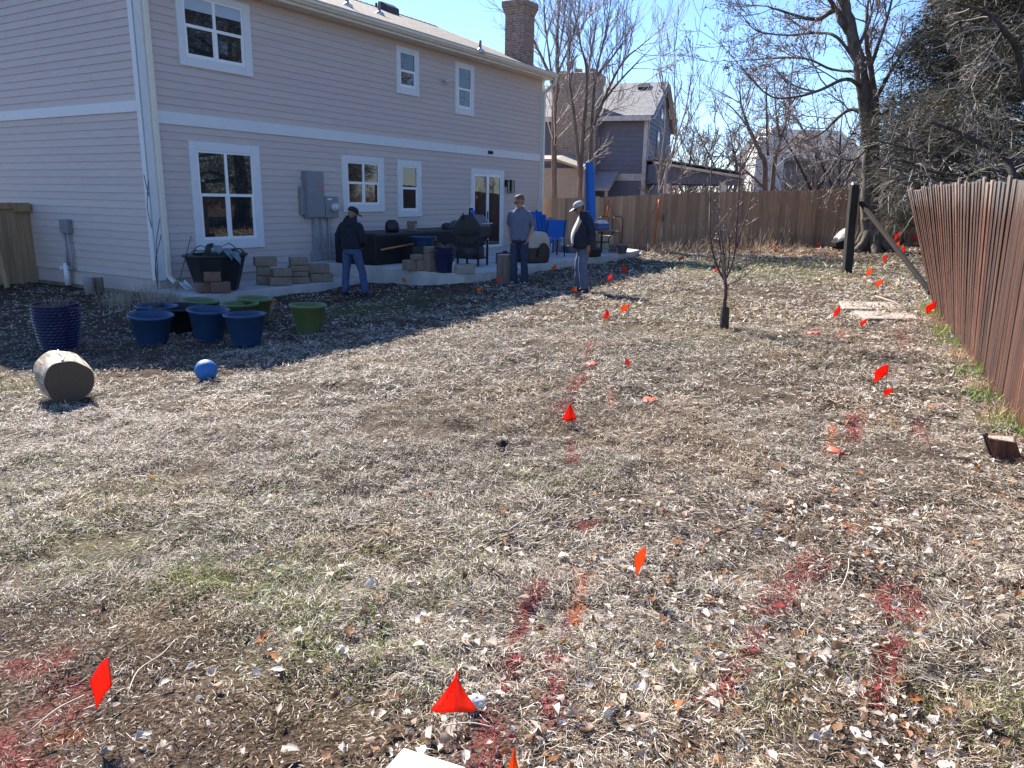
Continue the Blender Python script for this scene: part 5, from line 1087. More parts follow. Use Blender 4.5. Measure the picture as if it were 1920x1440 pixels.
G1 = 'reddish blocks beside the black planter'; G2 = 'tan garden blocks stacked on the path'; G3 = 'tan garden blocks stacked on the patio'
pile([[(375, 530, 398, 550, 'reddish block at the bottom left of the small pile before the black planter'), (400, 530, 432, 551, 'reddish block at the bottom right of the small pile before the black planter')], [(388, 511, 415, 530, 'reddish block topping the small pile before the black planter')]], SZ, M_redb, G1)
pile([[(509, 519, 547, 536, 'lowest tan block of the stepped pile right of the black planter')], [(516, 504, 548, 519, 'upper tan block of the stepped pile right of the black planter')]], SZ, M_tanb, G2)
pile([[(484, 517, 510, 534, 'lowest tan block touching the right side of the black planter')], [(485, 500, 508, 517, 'middle tan block of the column touching the black planter')], [(483, 482, 520, 500, 'rough reddish tan block topping the column at the black planter')]], SZ, M_tanb, G2)
pile([[(548, 519, 580, 532, 'lowest tan block in the left column under the electrical panel')], [(550, 509, 578, 519, 'second tan block up in the left column under the electrical panel')], [(548, 498, 580, 509, 'third tan block up in the left column under the electrical panel')], [(549, 483, 578, 498, 'topmost tan block in the left column under the electrical panel')]], SZ, M_tanb, G2)
pile([[(584, 513, 624, 529, 'wide lowest tan block in the right column by the hooded man')], [(580, 492, 618, 510, 'big upper tan block in the right column by the hooded man')]], SZ, M_tanb, G2)
pile([[(763, 488, 782, 508, 'lower left tan block in the patio pile before the black box'), (783, 488, 803, 508, 'lower middle tan block in the patio pile before the black box')], [(777, 478, 795, 488, 'small tan block topping the left of the patio pile')]], PZ, M_tanb, G3)
pile([[(803, 474, 832, 509, 'tall tan block standing in the patio pile left of the woven pot')], [(802, 463, 832, 474, 'flat tan block capping the tallest stack of the patio pile')]], PZ, M_tanb, G3)
c_ = pl(878, 513); kk = px2m(878, 513); t = hthing('concrete_block', 'pale grey concrete block at the front edge of the patio before the smoker', 'concrete block', c_[0], c_[1] + .02, PZ, R(-25)); b = MB(); w = 35 * kk
b.bx(-w / 2, w / 2, 0, .2, 0, 17 * kk); b.build('body', M_gryb, t, bevel=.008); b = MB(); b.bx(-w * .38, -w * .05, .03, .17, 17 * kk, 17 * kk + .003); b.bx(w * .05, w * .38, .03, .17, 17 * kk, 17 * kk + .003); b.build('core_hole', M_black, t)
o = hthing('red_bottle', 'small red and white bottle behind the pale concrete block', 'bottle', c_[0] - .05, c_[1] + .35, PZ); b = MB(); b.lathe([(.04, 0), (.04, .2), (.02, .25)], 12).build('body', mat('white plastic', (.6, .58, .56), .4), o, True); b = MB(); b.lathe([(.022, .25), (.022, .30), (.01, .31)], 12).build('cap', mat('red plastic', (.6, .03, .05), .4), o, True)

# black planter with broad-leaved plant
c_ = LG(438, 547, SZ); kk = px2m(438, 547, SZ); t = hthing('planter', 'large flared black planter with a drooping broad leaved plant under the big ground floor window', 'planter', c_[0], c_[1] + .45, SZ)
b = MB(); hp = 68 * kk; r1, r0 = 58 * kk, 40 * kk; b.loft([[(r * math.cos(q) * (1 if abs(math.cos(q)) < .8 else 1), r * math.sin(q) * .85, z) for q in np.linspace(0, 6.283, 9)[:-1] + .39] for r, z in ((r0, 0), (r1, hp * .93), (r1 * 1.08, hp * .94), (r1 * 1.08, hp), (r1 * .95, hp), (r1 * .9, hp * .85))]); b.build('body', mat('black planter plastic', (.016, .017, .02), .5, .2), t, bevel=.01)
g = np.random.default_rng(12); b = MB(); bs = MB(); Ml = mat('frosted leaf', (.13, .17, .19), .5, .3, 9, spec=.5)
for i in range(11):
    a = g.uniform(0, 6.28); e = np.array([math.cos(a) * g.uniform(.15, r1 * .95), math.sin(a) * g.uniform(.1, r1 * .8), hp + g.uniform(.02, .20)]); bs.tube([(0, 0, hp * .85), e * .5 + np.array([0, 0, hp * .5 + .04]), e], .008, 5)
    d = unit([math.cos(a), math.sin(a), -.25]); s_ = unit(np.cross(d, (0, 0, 1))); u = np.cross(s_, d); L = g.uniform(.14, .26)
    rows = []
    for v, w in ((0, .01), (.25, .075), (.55, .085), (.8, .05), (1, .006)): cc = e + d * L * v - np.array([0, 0, .16 * v * v * L / .2]); rows.append([cc - s_ * w + u * .02, cc, cc + s_ * w + u * .02])
    b.loft(rows, cap=False, closed=False)
b.build('leaves', Ml, t, True); bs.build('stem', mat('plant stem', (.10, .10, .06), .7), t, True)

# woven pot and blue bowl on the patio
c_ = pl(852, 512); kk = px2m(852, 512); w = woven('woven_pot', 'dark blue basket textured pot with dry stems on the patio before the smoker', wor(c_[0], c_[1] + .25, PZ), 19 * kk, 46 * kk)
c_ = pl(838, 470); t = pot('plant_pot', 'wide blue bowl planter behind the patio block pile', wor(pl(838, 500)[0] + .3, pl(838, 500)[1] + .9, PZ + .42), 27 * kk, 19 * kk, M_bluepot, soil=.8)
b = MB(); b.bx(-.24, .24, -.2, .2, -.42, .0); b.build('stand', M_black, t, bevel=.01)

# smoker grill
ga = pl(898, 500); kk = px2m(898, 500); t = hthing('smoker_grill', 'black barrel smoker grill with folded hood on the patio', 'grill', ga[0] + .25, ga[1] + .35, PZ, R(10)); q = kk
def oct(x, y0, y1, z0, z1): 
    h = z1 - z0; d = y1 - y0; return [(x, y0, z0 + h * .25), (x, y0, z0 + h * .62), (x, y0 + d * .28, z1), (x, y1 - d * .28, z1), (x, y1, z0 + h * .62), (x, y1, z0 + h * .25), (x, y1 - d * .25, z0), (x, y0 + d * .25, z0)]
M_grl = mat('black grill enamel', (.022, .023, .026), .42, .2, 5)
zb, zt_ = 38 * q, 95 * q; b = MB(); b.loft([oct(x, -.33, .33, zb * 1.1, zt_ * .99) for x in (-.30, .30)]); b.build('barrel', M_grl, t, bevel=.01)
b = MB(); b.bx(-.31, .31, -.345, .345, (zb + zt_) * .5 - .02, (zb + zt_) * .5 + .015); b.build('lid_seam', M_black, t)
b = MB(); b.tube([(-.22, -.33, zb + .50), (-.22, -.40, zb + .50), (.22, -.40, zb + .50), (.22, -.33, zb + .50)], .014, 6); b.build('handle', mat('steel handle', (.4, .4, .4), .35, metal=.8), t)
for x in (-.26, .26):
    for y in (-.26, .26): b = MB(); b.bx(x - .02, x + .02, y - .02, y + .02, 0, zb + .12); b.build('leg', M_dark, t)
b = MB(); b.bx(-.62, -.31, -.26, .26, zb + .28, zb + .31); b.build('side_shelf', M_dark, t, bevel=.004)
b = MB(); b.bx(-.28, .28, -.28, .28, .16, .19); b.build('lower_shelf', M_dark, t)
b = MB(); b.tube([(.12, .1, zt_ * .95), (.12, .1, zt_ + .14)], .05, 12); b.tube([(-.31, .1, zt_ * .9), (-.34, .1, zt_ * 1.0), (-.31, .1, zt_ * 1.03), (-.28, .1, zt_)], .01, 6); b.build('smokestack', M_dark, t, True)
b = MB(); b.loft([[(-.3 + .6 * u, -.2 + .06 * math.sin(8 * u), z) for u in np.linspace(0, 1, 8)] + [(.3 - .6 * u, .2, z) for u in np.linspace(0, 1, 8)] for z in (.19, .34, .42)]); o = b.build('charcoal_bag', mat('dark paper bag', (.045, .042, .05), .7, .5, 6), None, True); o.parent = None; o.location = wor(ga[0] + .15, ga[1] + .3, PZ); o.rotation_euler = (0, 0, HYAW); tag(o, 'dark bag lying on the lower shelf of the smoker', 'bag')
o = hthing('blue_cup', 'bright blue cup on top of the smoker', 'cup', ga[0] + .05, ga[1] + .22, PZ + zt_); b = MB(); b.lathe([(.045, 0), (.06, .10), (.053, .10), (.04, .02)], 16).build('body', mat('blue plastic', (.02, .13, .55), .4), o, True)

# upright log by the patio
p = G(946, 530); k = (p - CC) @ CF / FPX; t = thing('log', 'weathered grey log standing upright at the patio edge beside the man with glasses', 'log', p); b = MB(); hh = 52 * k; rr = 15.5 * k
b.loft([[(rr * (1 + .06 * math.sin(3 * q + 2) + .03 * math.sin(8 * q)) * s_ * math.cos(q), rr * (1 + .06 * math.sin(3 * q + 2)) * s_ * math.sin(q), z) for q in np.linspace(0, 6.283, 25)[:-1]] for s_, z in ((1.12, -.05), (1.02, hh * .3), (1, hh))], cap=False); b.build('bark', woodmat('grey log bark', [(.3, (.10, .08, .06)), (.6, (.24, .20, .16)), (.8, (.36, .32, .27))], (14, 14, 1.6), .9, 0, .9), t, True)
b = MB(); b.lathe([(rr * 1.0, hh), (rr * .5, hh + .004), (.01, hh + .004)], 24).build('cut_end', mat('pale cut wood', (.42, .37, .30), .9, .2, 12), t)
o = thing('flat_stone', 'thin flat stone on the shaded lawn in front of the patio', 'stone', G(843, 527)); b = MB(); b.poly([(-.13, -.04, 0), (.13, -.05, 0), (.14, .05, 0), (-.12, .06, 0)], .03).build('body', M_gryb, o, bevel=.008)
# pet carrier
c_ = pl(1000, 494); kk = px2m(1000, 494); t = hthing('pet_carrier', 'large tan and dark brown plastic pet carrier behind the man with glasses', 'pet carrier', c_[0] + .35, c_[1] + .3, PZ, R(-28)); H_ = 58 * kk; w = .30
M_tan = mat('tan plastic', (.42, .36, .28), .55, .06); M_brn = mat('dark brown plastic', (.05, .032, .028), .5)
b = MB(); b.loft([[(x * w * s_, y * .42 * s_, z) for x, y in ((-1, -1), (1, -1), (1, 1), (-1, 1))] for s_, z in ((.92, 0), (1, .05), (1.04, H_ * .48))]); b.build('base', M_brn, t, bevel=.03)
b = MB(); b.loft([[(x * w * s_, y * .42 * s_, z) for x, y in ((-1, -1), (1, -1), (1, 1), (-1, 1))] for s_, z in ((1.05, H_ * .48), (1.0, H_ * .8), (.8, H_ * .98), (.6, H_))]); tp_ = b.build('top', M_tan, t, bevel=.03)
b = MB(); b.poly([(.1 + .17 * math.cos(a), -.455, H_ * .30 + .27 * math.sin(a)) for a in np.linspace(-.3, 3.44, 12)], .02, (0, -1, 0)); b.build('door', M_black, t)
b = MB(); b.lathe([(.075, H_ * .995), (.072, H_ * 1.0 + .006), (.01, H_ + .008)], 20).build('emblem', mat('blue emblem', (.03, .12, .5), .4), tp_)
o = hthing('red_toolbox', 'dark red box low on the patio beside the pet carrier', 'box', c_[0] - .35, c_[1] + .6, PZ, .2); b = MB(); b.bx(-.25, .25, -.15, .15, 0, .25).build('body', mat('dark red metal', (.12, .02, .018), .5), o, bevel=.01); b = MB(); b.bx(-.1, .1, -.02, .02, .25, .29).build('handle', M_dark, o)

# blue sling chair and blue slatted chair
M_bluec = mat('bright blue sling', (.012, .13, .50), .5, .06, 4); M_blkt = mat('black chair tube', (.018, .018, .02), .4)
c_ = pl(1042, 482); kk = px2m(1042, 482); t = hthing('sling_chair', 'blue sling patio chair with black legs seen from behind', 'chair', c_[0] + .1, c_[1] + .1, PZ, R(-42)); W2 = 17 * kk
b = MB(); b.poly([(-W2, 0, 36 * kk), (W2, 0, 36 * kk), (W2 * .96, -.12, 68 * kk), (-W2 * .96, -.12, 68 * kk)], .012, (0, -1, .1)); b.build('backrest', M_bluec, t)
b = MB(); b.bx(-W2, W2, .02, .5, 31 * kk, 33 * kk); b.build('seat', M_bluec, t)
for s_ in (-1, 1):
    b = MB(); b.tube([(s_ * W2 * 1.05, -.10, 0), (s_ * W2 * 1.05, -.02, 32 * kk), (s_ * W2 * 1.03, -.13, 68 * kk)], .018, 8); b.build('leg', M_blkt, t, True)
    b = MB(); b.tube([(s_ * W2 * 1.05, .52, 0), (s_ * W2 * 1.05, .50, 30 * kk), (s_ * W2 * 1.05, .50, 46 * kk)], .018, 8); b.build('leg', M_blkt, t, True)
    b = MB(); b.bar((s_ * W2 * 1.08, -.06, 46 * kk), (s_ * W2 * 1.08, .52, 47 * kk), .05, .025); b.build('armrest', M_blkt, t, bevel=.006)
c2 = pl(1012, 478); kk = px2m(1012, 478); t = hthing('slatted_chair', 'blue slatted lounge chair with a high rounded back behind the sling chair', 'chair', c2[0] + .55, c2[1] + .35, PZ, R(-75)); 
for i in range(5):
    x = -.22 + .11 * i; hz_ = 82 * kk * (1 - .06 * abs(i - 2) ** 1.6 / 2); b = MB(); b.poly([(x - .048, 0, .36), (x + .048, 0, .36), (x + .052, -.32, hz_ - .03), (x, -.34, hz_), (x - .052, -.32, hz_ - .03)], .02, (0, -1, 0)); b.build('back_slat', M_bluec, t)
b = MB(); b.loft([[(-.27, 0, .34), (.27, 0, .34), (.27, 0, .37), (-.27, 0, .37)], [(-.28, .5, .40), (.28, .5, .40), (.28, .5, .43), (-.28, .5, .43)]]); b.build('seat', M_bluec, t)
for s_ in (-1, 1):
    b = MB(); b.bx(s_ * .31 - .02, s_ * .31 + .02, .44, .54, 0, .55); b.build('leg', M_bluec, t); b = MB(); b.bar((s_ * .31, .3, .38), (s_ * .31, -.35, 0), .04, .09); b.build('leg', M_bluec, t); b = MB(); b.bx(s_ * .33 - .06, s_ * .33 + .06, -.2, .6, .55, .575); b.build('armrest', M_bluec, t, bevel=.006)
# metal bin with sack
c_ = pl(1062, 472); kk = px2m(1062, 472); t = hthing('metal_bin', 'ribbed galvanised metal bin behind the blue sling chair', 'bin', c_[0], c_[1] + .2, PZ); M_galv = mat('galvanised steel', (.34, .36, .38), .4, .1, 4, metal=.5); rr = 13 * kk; hh = 56 * kk
b = MB(); b.lathe([(rr * .9, 0)] + [(rr * (.9 + .1 * z) + (.008 if i % 3 == 0 else 0), hh * z) for i, z in enumerate(np.linspace(0.03, .95, 16))] + [(rr * 1.06, hh * .97), (rr * 1.06, hh), (rr * .9, hh), (rr * .88, hh * .8)], 28).build('body', M_galv, t, True)
b = MB(); b.bx(-rr * 1.15, rr * 1.1, -rr * .8, rr * .9, hh, hh + .012).build('lid', M_dark, t)
o = hthing('grey_sack', 'pale grey rumpled sack lying above the blue chairs on the bin', 'sack', c_[0] - .25, c_[1] + .45, PZ + hh * .82); b = MB(); b.ball((0, 0, .12), np.array([.38, .2, .13]), 14, 8).jit(.015, 6).build('body', mat('grey sacking', (.26, .25, .30), .9, .15), o, True)
o = hthing('plastic_tub', 'low blue grey plastic tub on the patio below the metal bin', 'tub', c_[0] - .2, c_[1] - .35, PZ, R(-30)); b = MB(); b.loft([[(x * s_, y * s_, z) for x, y in ((-.3, -.17), (.3, -.17), (.3, .17), (-.3, .17))] for s_, z in ((.9, 0), (1, .16), (1.06, .165), (1.06, .19), (.97, .19), (.9, .05))]); b.build('body', mat('blue grey plastic', (.09, .11, .17), .5), o, bevel=.01)
# black box, table, hoop chairs, cooler
c_ = pl(1120, 482); kk = px2m(1120, 482); o = hthing('tray', 'low black tray at the patio edge behind the man in the pale cap', 'tray', c_[0], c_[1] + .25, PZ, R(-20)); b = MB(); b.loft([[(x * s_, y * s_, z) for x, y in ((-.28, -.2), (.28, -.2), (.28, .2), (-.28, .2))] for s_, z in ((.95, 0), (1, .2), (.7, .26))]).build('body', M_black, o, bevel=.015)
o2 = hthing('red_bottle', 'red topped bottle standing behind the low black tray', 'bottle', c_[0] - .02, c_[1] + .6, PZ); b = MB(); b.lathe([(.06, 0), (.06, .30), (.03, .36)], 12).build('body', mat('red plastic', (0, 0, 0)), o2, True)
c_ = pl(1147, 474); kk = px2m(1147, 474); t = hthing('patio_table', 'round black patio table with glossy top near the back fence', 'table', c_[0] + .1, c_[1] + .4, PZ); Rt = 33 * kk; zt2 = 41 * kk
b = MB(); b.lathe([(.02, zt2 - .02), (Rt * .96, zt2 - .02), (Rt, zt2 - .01), (Rt, zt2 + .012), (Rt * .97, zt2 + .018), (.02, zt2 + .018)], 40).build('tabletop', mat('glass tabletop', (.12, .13, .14), .12, .1, spec=.8), t, True)
for a in (.5, 2.07, 3.64, 5.21):
    d = np.array([math.cos(a), math.sin(a), 0]); b = MB(); b.tube(catmull([d * Rt * .55, d * Rt * .42 + np.array([0, 0, zt2 * .45]), d * Rt * .4 + np.array([0, 0, zt2 * .6]), d * Rt * .72 + np.array([0, 0, zt2 - .02])], 4), .017, 8); b.build('leg', M_blkt, t, True)
b = MB(); b.tube([(Rt * .42 * math.cos(a), Rt * .42 * math.sin(a), zt2 * .45) for a in np.linspace(0, 6.283, 20)], .012, 6).build('ring', M_blkt, t, True)
o = hthing('cooler_bag', 'blue and white striped cooler bag on the patio table', 'bag', c_[0] - .25, c_[1] + .25, PZ + zt2 + .02, R(-30)); b = MB(); b.loft([[(x, y, z) for x, y in ((-.2, -.12), (.2, -.12), (.2, .12), (-.2, .12))] for z in (0, .18)]); b.build('body', mat('blue check cloth', (.10, .14, .26), .8, .5, 25), o, bevel=.03); b = MB(); b.loft([[(x, y, .18) for x, y in ((-.2, -.12), (.2, -.12), (.2, .12), (-.2, .12))], [(x, y, .28) for x, y in ((-.17, -.05), (.12, -.05), (.12, .05), (-.17, .05))]]); b.build('lid', mat('white cloth', (.6, .6, .63), .7), o, bevel=.02)
for (px, py, dx, lab) in ((1143, 462, 0, 'black hoop backed metal chair, left of the pair behind the table'), (1169, 462, 0, 'black hoop backed metal chair, right of the pair behind the table')):
    t = None
    c3 = pl(px, py); kk = px2m(px, py); W2 = 9.5 * kk; Hc = 55 * kk; t = hthing('hoop_chair', lab, 'chair', c3[0] + .1, c3[1] + .3, PZ, R(-58), 'hoop backed patio chairs')
    b = MB(); b.tube([(-W2, 0, .0), (-W2, 0, Hc - W2 * .7)] + [(W2 * math.cos(a), 0, Hc - W2 * .7 + W2 * .7 * math.sin(a)) for a in np.linspace(3.0, .14, 8)] + [(W2, 0, Hc - W2 * .7), (W2, 0, 0)], .014, 8); b.build('backrest', M_blkt, t, True)
    b = MB(); b.lathe([(.01, .43), (W2, .43), (W2 * 1.02, .445), (.01, .45)], 20, (0, W2, 0)).build('seat', M_blkt, t)
    for s_ in (-1, 1): b = MB(); b.tube([(s_ * W2 * .8, W2 * 1.5, .43), (s_ * W2, W2 * 1.8, 0)], .012, 6); b.build('leg', M_blkt, t, True)
c_ = pl(1140, 470); kk = px2m(1140, 470); o = hthing('tan_box', 'tan ribbed plastic box under the far side of the patio table', 'box', c_[0] + .5, c_[1] + .35, PZ, R(-58)); b = MB(); b.bx(-.23, .23, -.18, .18, 0, .24).bx(-.225, .225, -.175, .175, .25, .44); b.build('body', mat('tan box plastic', (.36, .32, .24), .7), o, bevel=.012); b = MB(); b.bx(-.24, .24, -.19, .19, .238, .252).build('rim', mat('tan box plastic', (0, 0, 0)), o)
c_ = pl(1178, 476); o = hthing('clay_pot', 'small grey flower pot at the far corner of the patio', 'flower pot', c_[0], c_[1] + .2, PZ); b = MB(); b.lathe([(.12, 0), (.17, .24), (.19, .24), (.19, .28), (.16, .28), (.14, .2)], 20).build('body', mat('grey clay', (.24, .21, .18), .9), o, True); b = MB(); b.lathe([(.15, .22), (.01, .24)], 16).build('soil', M_soil, o)
c_ = pl(1164, 473); o = hthing('flat_stones', 'low stack of flat stones beside the small grey flower pot', 'stones', c_[0], c_[1] + .25, PZ, .3); 
for i in range(3): b = MB(); b.bx(-.25 + .03 * i, .25 - .02 * i, -.12, .12 - .02 * i, .075 * i, .075 * i + .07); b.jit(.01, i).build('stone', M_tanb, o, bevel=.012)

# folded blue umbrella, orange poles, wire coil
c_ = pl(1112, 470); Yd = 25.2; top = atY(1106, 305, Yd); bot = atY(1109, 472, Yd); bot[2] = PZ; t = thing('patio_umbrella', 'tall folded bright blue patio umbrella in its sleeve before the back fence', 'umbrella', bot); q = top - bot; Hh = q[2]
b = MB(); b.loft([[(q[0] * u + r_ * (1 + .07 * math.sin(5 * a)) * math.cos(a), r_ * math.sin(a), Hh * u) for a in np.linspace(0, 6.283, 21)[:-1]] for u, r_ in ((.30, .11), (.34, .16), (.6, .155), (.9, .14), (.985, .135), (1, .12))]); b.build('canopy', M_bluec, t, True)
b = MB(); b.tube([(0, 0, 0), (q[0] * .3, 0, Hh * .34)], .025, 10); b.build('pole', M_dark, t, True); b = MB(); b.lathe([(.28, 0), (.28, .05), (.06, .09), (.04, .2)], 20).build('base', M_dark, t, True)
M_or = mat('orange strap', (.55, .12, .035), .7, .1)
for (a0, a1, b0, lab) in (((1141, 376), (1131, 462), (1163, 430), 'orange pole with a slack cord on the back fence behind the hoop chairs'), ((1236, 374), (1225, 464), (1199, 442), 'orange pole with a slack cord on the back fence by the crooked fruit tree')):
    xg = atY(*a0, 27.3); Yf = 27.72 - .143 * (xg[0] - .95); A_ = atY(*a0, Yf); B_ = atY(*a1, Yf - .35); B_[2] = gz(B_[0], B_[1]); C_ = atY(*b0, Yf - .1); t = thing('orange_pole', lab, 'pole', B_, 0, 'orange poles leaning on the back fence'); b = MB(); b.tube([(0, 0, 0), A_ - B_], .032, 8); b.build('pole', M_or, t, True); b = MB(); b.tube([A_ - B_, (A_ + C_) / 2 - B_ - np.array([0, 0, .04]), C_ - B_], .014, 6); b.build('cord', M_or, t, True)
p = atY(1269, 434, G(1287, 462)[1] - .12); t = thing('wire_coil', 'grey coil of hose hung on the trunk of the crooked fruit tree', 'coil', p); b = MB()
for i, (sx, sz, o_) in enumerate(((.13, .27, 0), (.105, .25, .03), (.12, .22, -.03))): b.tube([(sx * math.cos(a) + o_ * .3, o_ - .03, sz * math.sin(a)) for a in np.linspace(0, 6.283, 24)], .013, 6)
b.build('hose', mat('grey hose', (.36, .40, .46), .45), t, True)
p = G(1240, 467); g = np.random.default_rng(3); n = 160; a = g.uniform(0, 6.28, n); V, F, c = strips(np.stack([g.normal(0, .12, n), g.normal(0, .08, n), np.zeros(n)], 1), a, g.uniform(.12, .34, n), g.uniform(.02, .045, n), np.zeros(n), g.uniform(.4, 1.4, n), g.normal(0, .3, n), g.normal(0, .6, n), np.array([.06, .16, .04]) * g.uniform(.6, 1.5, (n, 1)), np.full(n, .4)); o = npmesh('green_plant', V, F, M_blade, None, c); o.location = p; tag(o, 'small bright green plant at the foot of the back fence by the orange pole', 'plant')
# downspout trough, stubs by the side wall, vines on the corner
a_, c_ = G(372, 562) + np.array([0, 0, .03]), wor(.28, -.28, -.06); b = MB(); dd = a_ - c_; sx = unit(np.cross(dd, (0, 0, 1))); 
b.loft([[c_ - c_ + dd * u + sx * x + np.array([0, 0, z]) for x, z in ((-.075, .05), (-.06, 0), (.06, 0), (.075, .05), (.068, .05), (.054, .008), (-.054, .008), (-.068, .05))] for u in (0, 1)]); o = b.build('splash_trough', M_pvc, None); o.location = c_; tag(o, 'white downspout trough sloping from the house corner to the lawn', 'trough')
for px, py, w, h_, lab in ((168, 551, 17, 30, 'pale round stub post low by the side wall, left of two'), (187, 549, 17, 28, 'brownish round stub post low by the side wall, right of two')):
    p = G(px, py); k = (p - CC) @ CF / FPX; o = thing('stub_post', lab, 'stub post', p); b = MB(); b.lathe([(w / 2 * k * .95, -.05), (w / 2 * k, h_ * k), (w / 2 * k * .9, h_ * k + .01), (.01, h_ * k + .01)], 16).build('body', mat('grey stub' if w == 17 and px < 180 else 'brown stub', (.30, .28, .26) if px < 180 else (.2, .15, .12), .9), o, True); b = MB(); b.lathe([(w / 2 * k * .8, h_ * k + .011), (.01, h_ * k + .014)], 16).build('cap', M_gryb, o)
vn_ = thing('bare_vine', 'leafless vine stems climbing the white corner of the house', 'vine', wor(-.12, -.1, -.33)); b = MB()
for pts in ([(-.05, .25, 0), (-.06, .22, .6), (-.06, .27, 1.3), (-.06, .12, 1.9), (-.06, .0, 2.3)], [(-.05, .12, 0), (-.05, .1, .5), (-.05, .15, 1.1), (-.06, .02, 1.7), (.06, -.1, 2.2)], [(0, -.02, 0), (.06, -.06, .5), (.08, -.06, 1.0), (.2, -.08, 1.5)], [(.05, -.05, 0), (.02, -.06, .6), (.2, -.08, 1.2)], [(.4, -.2, 0), (.62, -.14, .7), (.78, -.1, 1.2)]): b.tube(catmull(pts, 4), .007, 5)
b.build('stems', M_bark2, vn_, True)

# ================================================================== PEOPLE
def rotm(yaw, pitch=0.0, roll=0.0):                      # columns act on local vectors; pitch > 0 looks down
    return np.array(Matrix.Rotation(yaw, 3, 'Z') @ Matrix.Rotation(-pitch, 3, 'X') @ Matrix.Rotation(roll, 3, 'Y'))
HEAD = [(-.118, .030, .060, -.005), (-.105, .045, .080, .02), (-.080, .056, .089, .052), (-.050, .064, .092, .074), (-.02, .070, .094, .088), (.015, .074, .094, .096), (.045, .077, .094, .099), (.075, .074, .088, .095), (.100, .062, .070, .080), (.116, .040, .044, .054), (.121, .012, .014, .02)]
def head_ring(z, hw, fr, bk, n=20):
    out = []
    for q in np.linspace(0, 2 * math.pi, n, endpoint=False):
        c, s = math.cos(q), math.sin(q); out.append(np.array([hw * c * (1 - .10 * abs(s)), (fr if s > 0 else bk) * s, z]))
    return out
def person(label, base, yaw, H, J, skin, sc=None):
    k = H / 1.76; t = thing('person', label, 'person', base, yaw); t.scale = (k, k, k)
    # skeleton skinned into one surface
    V, E, Rr = [], [], []
    def add(p, r, par=None):
        V.append(tuple(np.asarray(p, float))); Rr.append(r); i = len(V) - 1
        if par is not None: E.append((par, i))
        return i
    pel = add(J['pel'], .115); wa = add(J['waist'], .115, pel); ch = add(J['chest'], .125, wa); nk = add(J['neck'], .058, ch); hb = add(J['head'] - rotm(*J['hr']) @ np.array([0, .015, .07]), .052, nk)
    for s in ('L', 'R'):
        sh = add(J[s + 'sh'], .055, ch); el = add(J[s + 'el'], .040, sh); fm = add((np.asarray(J[s + 'el']) * .6 + np.asarray(J[s + 'wr']) * .4), .040, el); wr = add(J[s + 'wr'], .026, fm)
        hd = unit(J[s + 'hd']); pn = unit(J[s + 'pn']); sd_ = unit(np.cross(pn, hd)) * (1 if s == 'L' else -1)   # sd_ points to the thumb side
        pm = add(np.asarray(J[s + 'wr']) + hd * .045, .030, wr); pm2 = add(np.asarray(J[s + 'wr']) + hd * .075, .030, pm)
        for i, (o, L) in enumerate(((.028, .068), (.009, .078), (-.010, .072), (-.027, .056))):
            a = np.asarray(J[s + 'wr']) + hd * .088 + sd_ * o; cv = J.get('curl', .45); f0 = add(a, .0095, pm2); d1 = unit(hd + pn * cv); f1 = add(a + d1 * L * .5, .0085, f0); d2 = unit(hd + pn * cv * 2.4); add(a + d1 * L * .5 + d2 * L * .5, .007, f1)
        a = np.asarray(J[s + 'wr']) + hd * .03 + sd_ * .03; f0 = add(a, .012, pm); f1 = add(a + unit(hd + sd_ * .9) * .035, .0105, f0); add(a + unit(hd + sd_ * .9) * .035 + unit(hd + sd_ * .2 + pn * .3) * .03, .0085, f1)
        hp = add(J[s + 'hip'], .095, pel); kn = add(J[s + 'kn'], .062, hp); cf = add(np.asarray(J[s + 'kn']) * .7 + np.asarray(J[s + 'an']) * .3, .058, kn); an = add(J[s + 'an'], .038, cf); ft = unit(J[s + 'toe']); add(np.asarray(J[s + 'an']) + ft * .13 - np.array([0, 0, .045]), .032, an)
    me = bpy.data.meshes.new('body'); me.from_pydata(V, E, []); o = bpy.data.objects.new('body', me); COL.objects.link(o)
    sk_ = o.modifiers.new('skin', 'SKIN'); sk_.use_smooth_shade = True
    for i, r in enumerate(Rr): me.skin_vertices[0].data[i].radius = (r, r)
    me.skin_vertices[0].data[0].use_root = True
    ss = o.modifiers.new('sub', 'SUBSURF'); ss.levels = ss.render_levels = 1
    dg = bpy.context.evaluated_depsgraph_get(); me2 = bpy.data.meshes.new_from_object(o.evaluated_get(dg)); bpy.data.objects.remove(o)
    b = MB(); Q = rotm(*J['hr']); hc = np.asarray(J['head'], float); T = lambda p: hc + Q @ np.asarray(p, float)
    b.v = [tuple(v.co) for v in me2.vertices]; b.f = [tuple(p.vertices) for p in me2.polygons]
    b.loft([[T(p) for p in head_ring(*r)] for r in HEAD])
    b.loft([[T(p) for p in r] for r in ([(-.012, .088, .02), (.012, .088, .02), (0, .095, .02)], [(-.017, .088, -.02), (.017, .088, -.02), (0, .122, -.018)], [(-.013, .084, -.032), (.013, .084, -.032), (0, .100, -.034)])])   # nose
    b.loft([[T(p) for p in r] for r in ([(-.024, .078, -.058), (.024, .078, -.058), (0, .094, -.058)], [(-.02, .076, -.070), (.02, .076, -.070), (0, .092, -.070)])])
    for s_ in (-1, 1):
        b.loft([[T((s_ * (.068 + e), -.012 + .020 * r * math.cos(q), -.005 + .032 * r * math.sin(q))) for q in np.linspace(0, 6.283, 11)[:-1]] for e, r in ((0, .8), (.012, 1), (.016, .8))])
    b.build('body', skin, t, True)
    for s_ in (-1, 1):
        b = MB(); b.ball(T((s_ * .031, .083, .008)), .010, 10, 6); b.build('eye', mat('dark eye', (.02, .015, .012), .2), t, True)
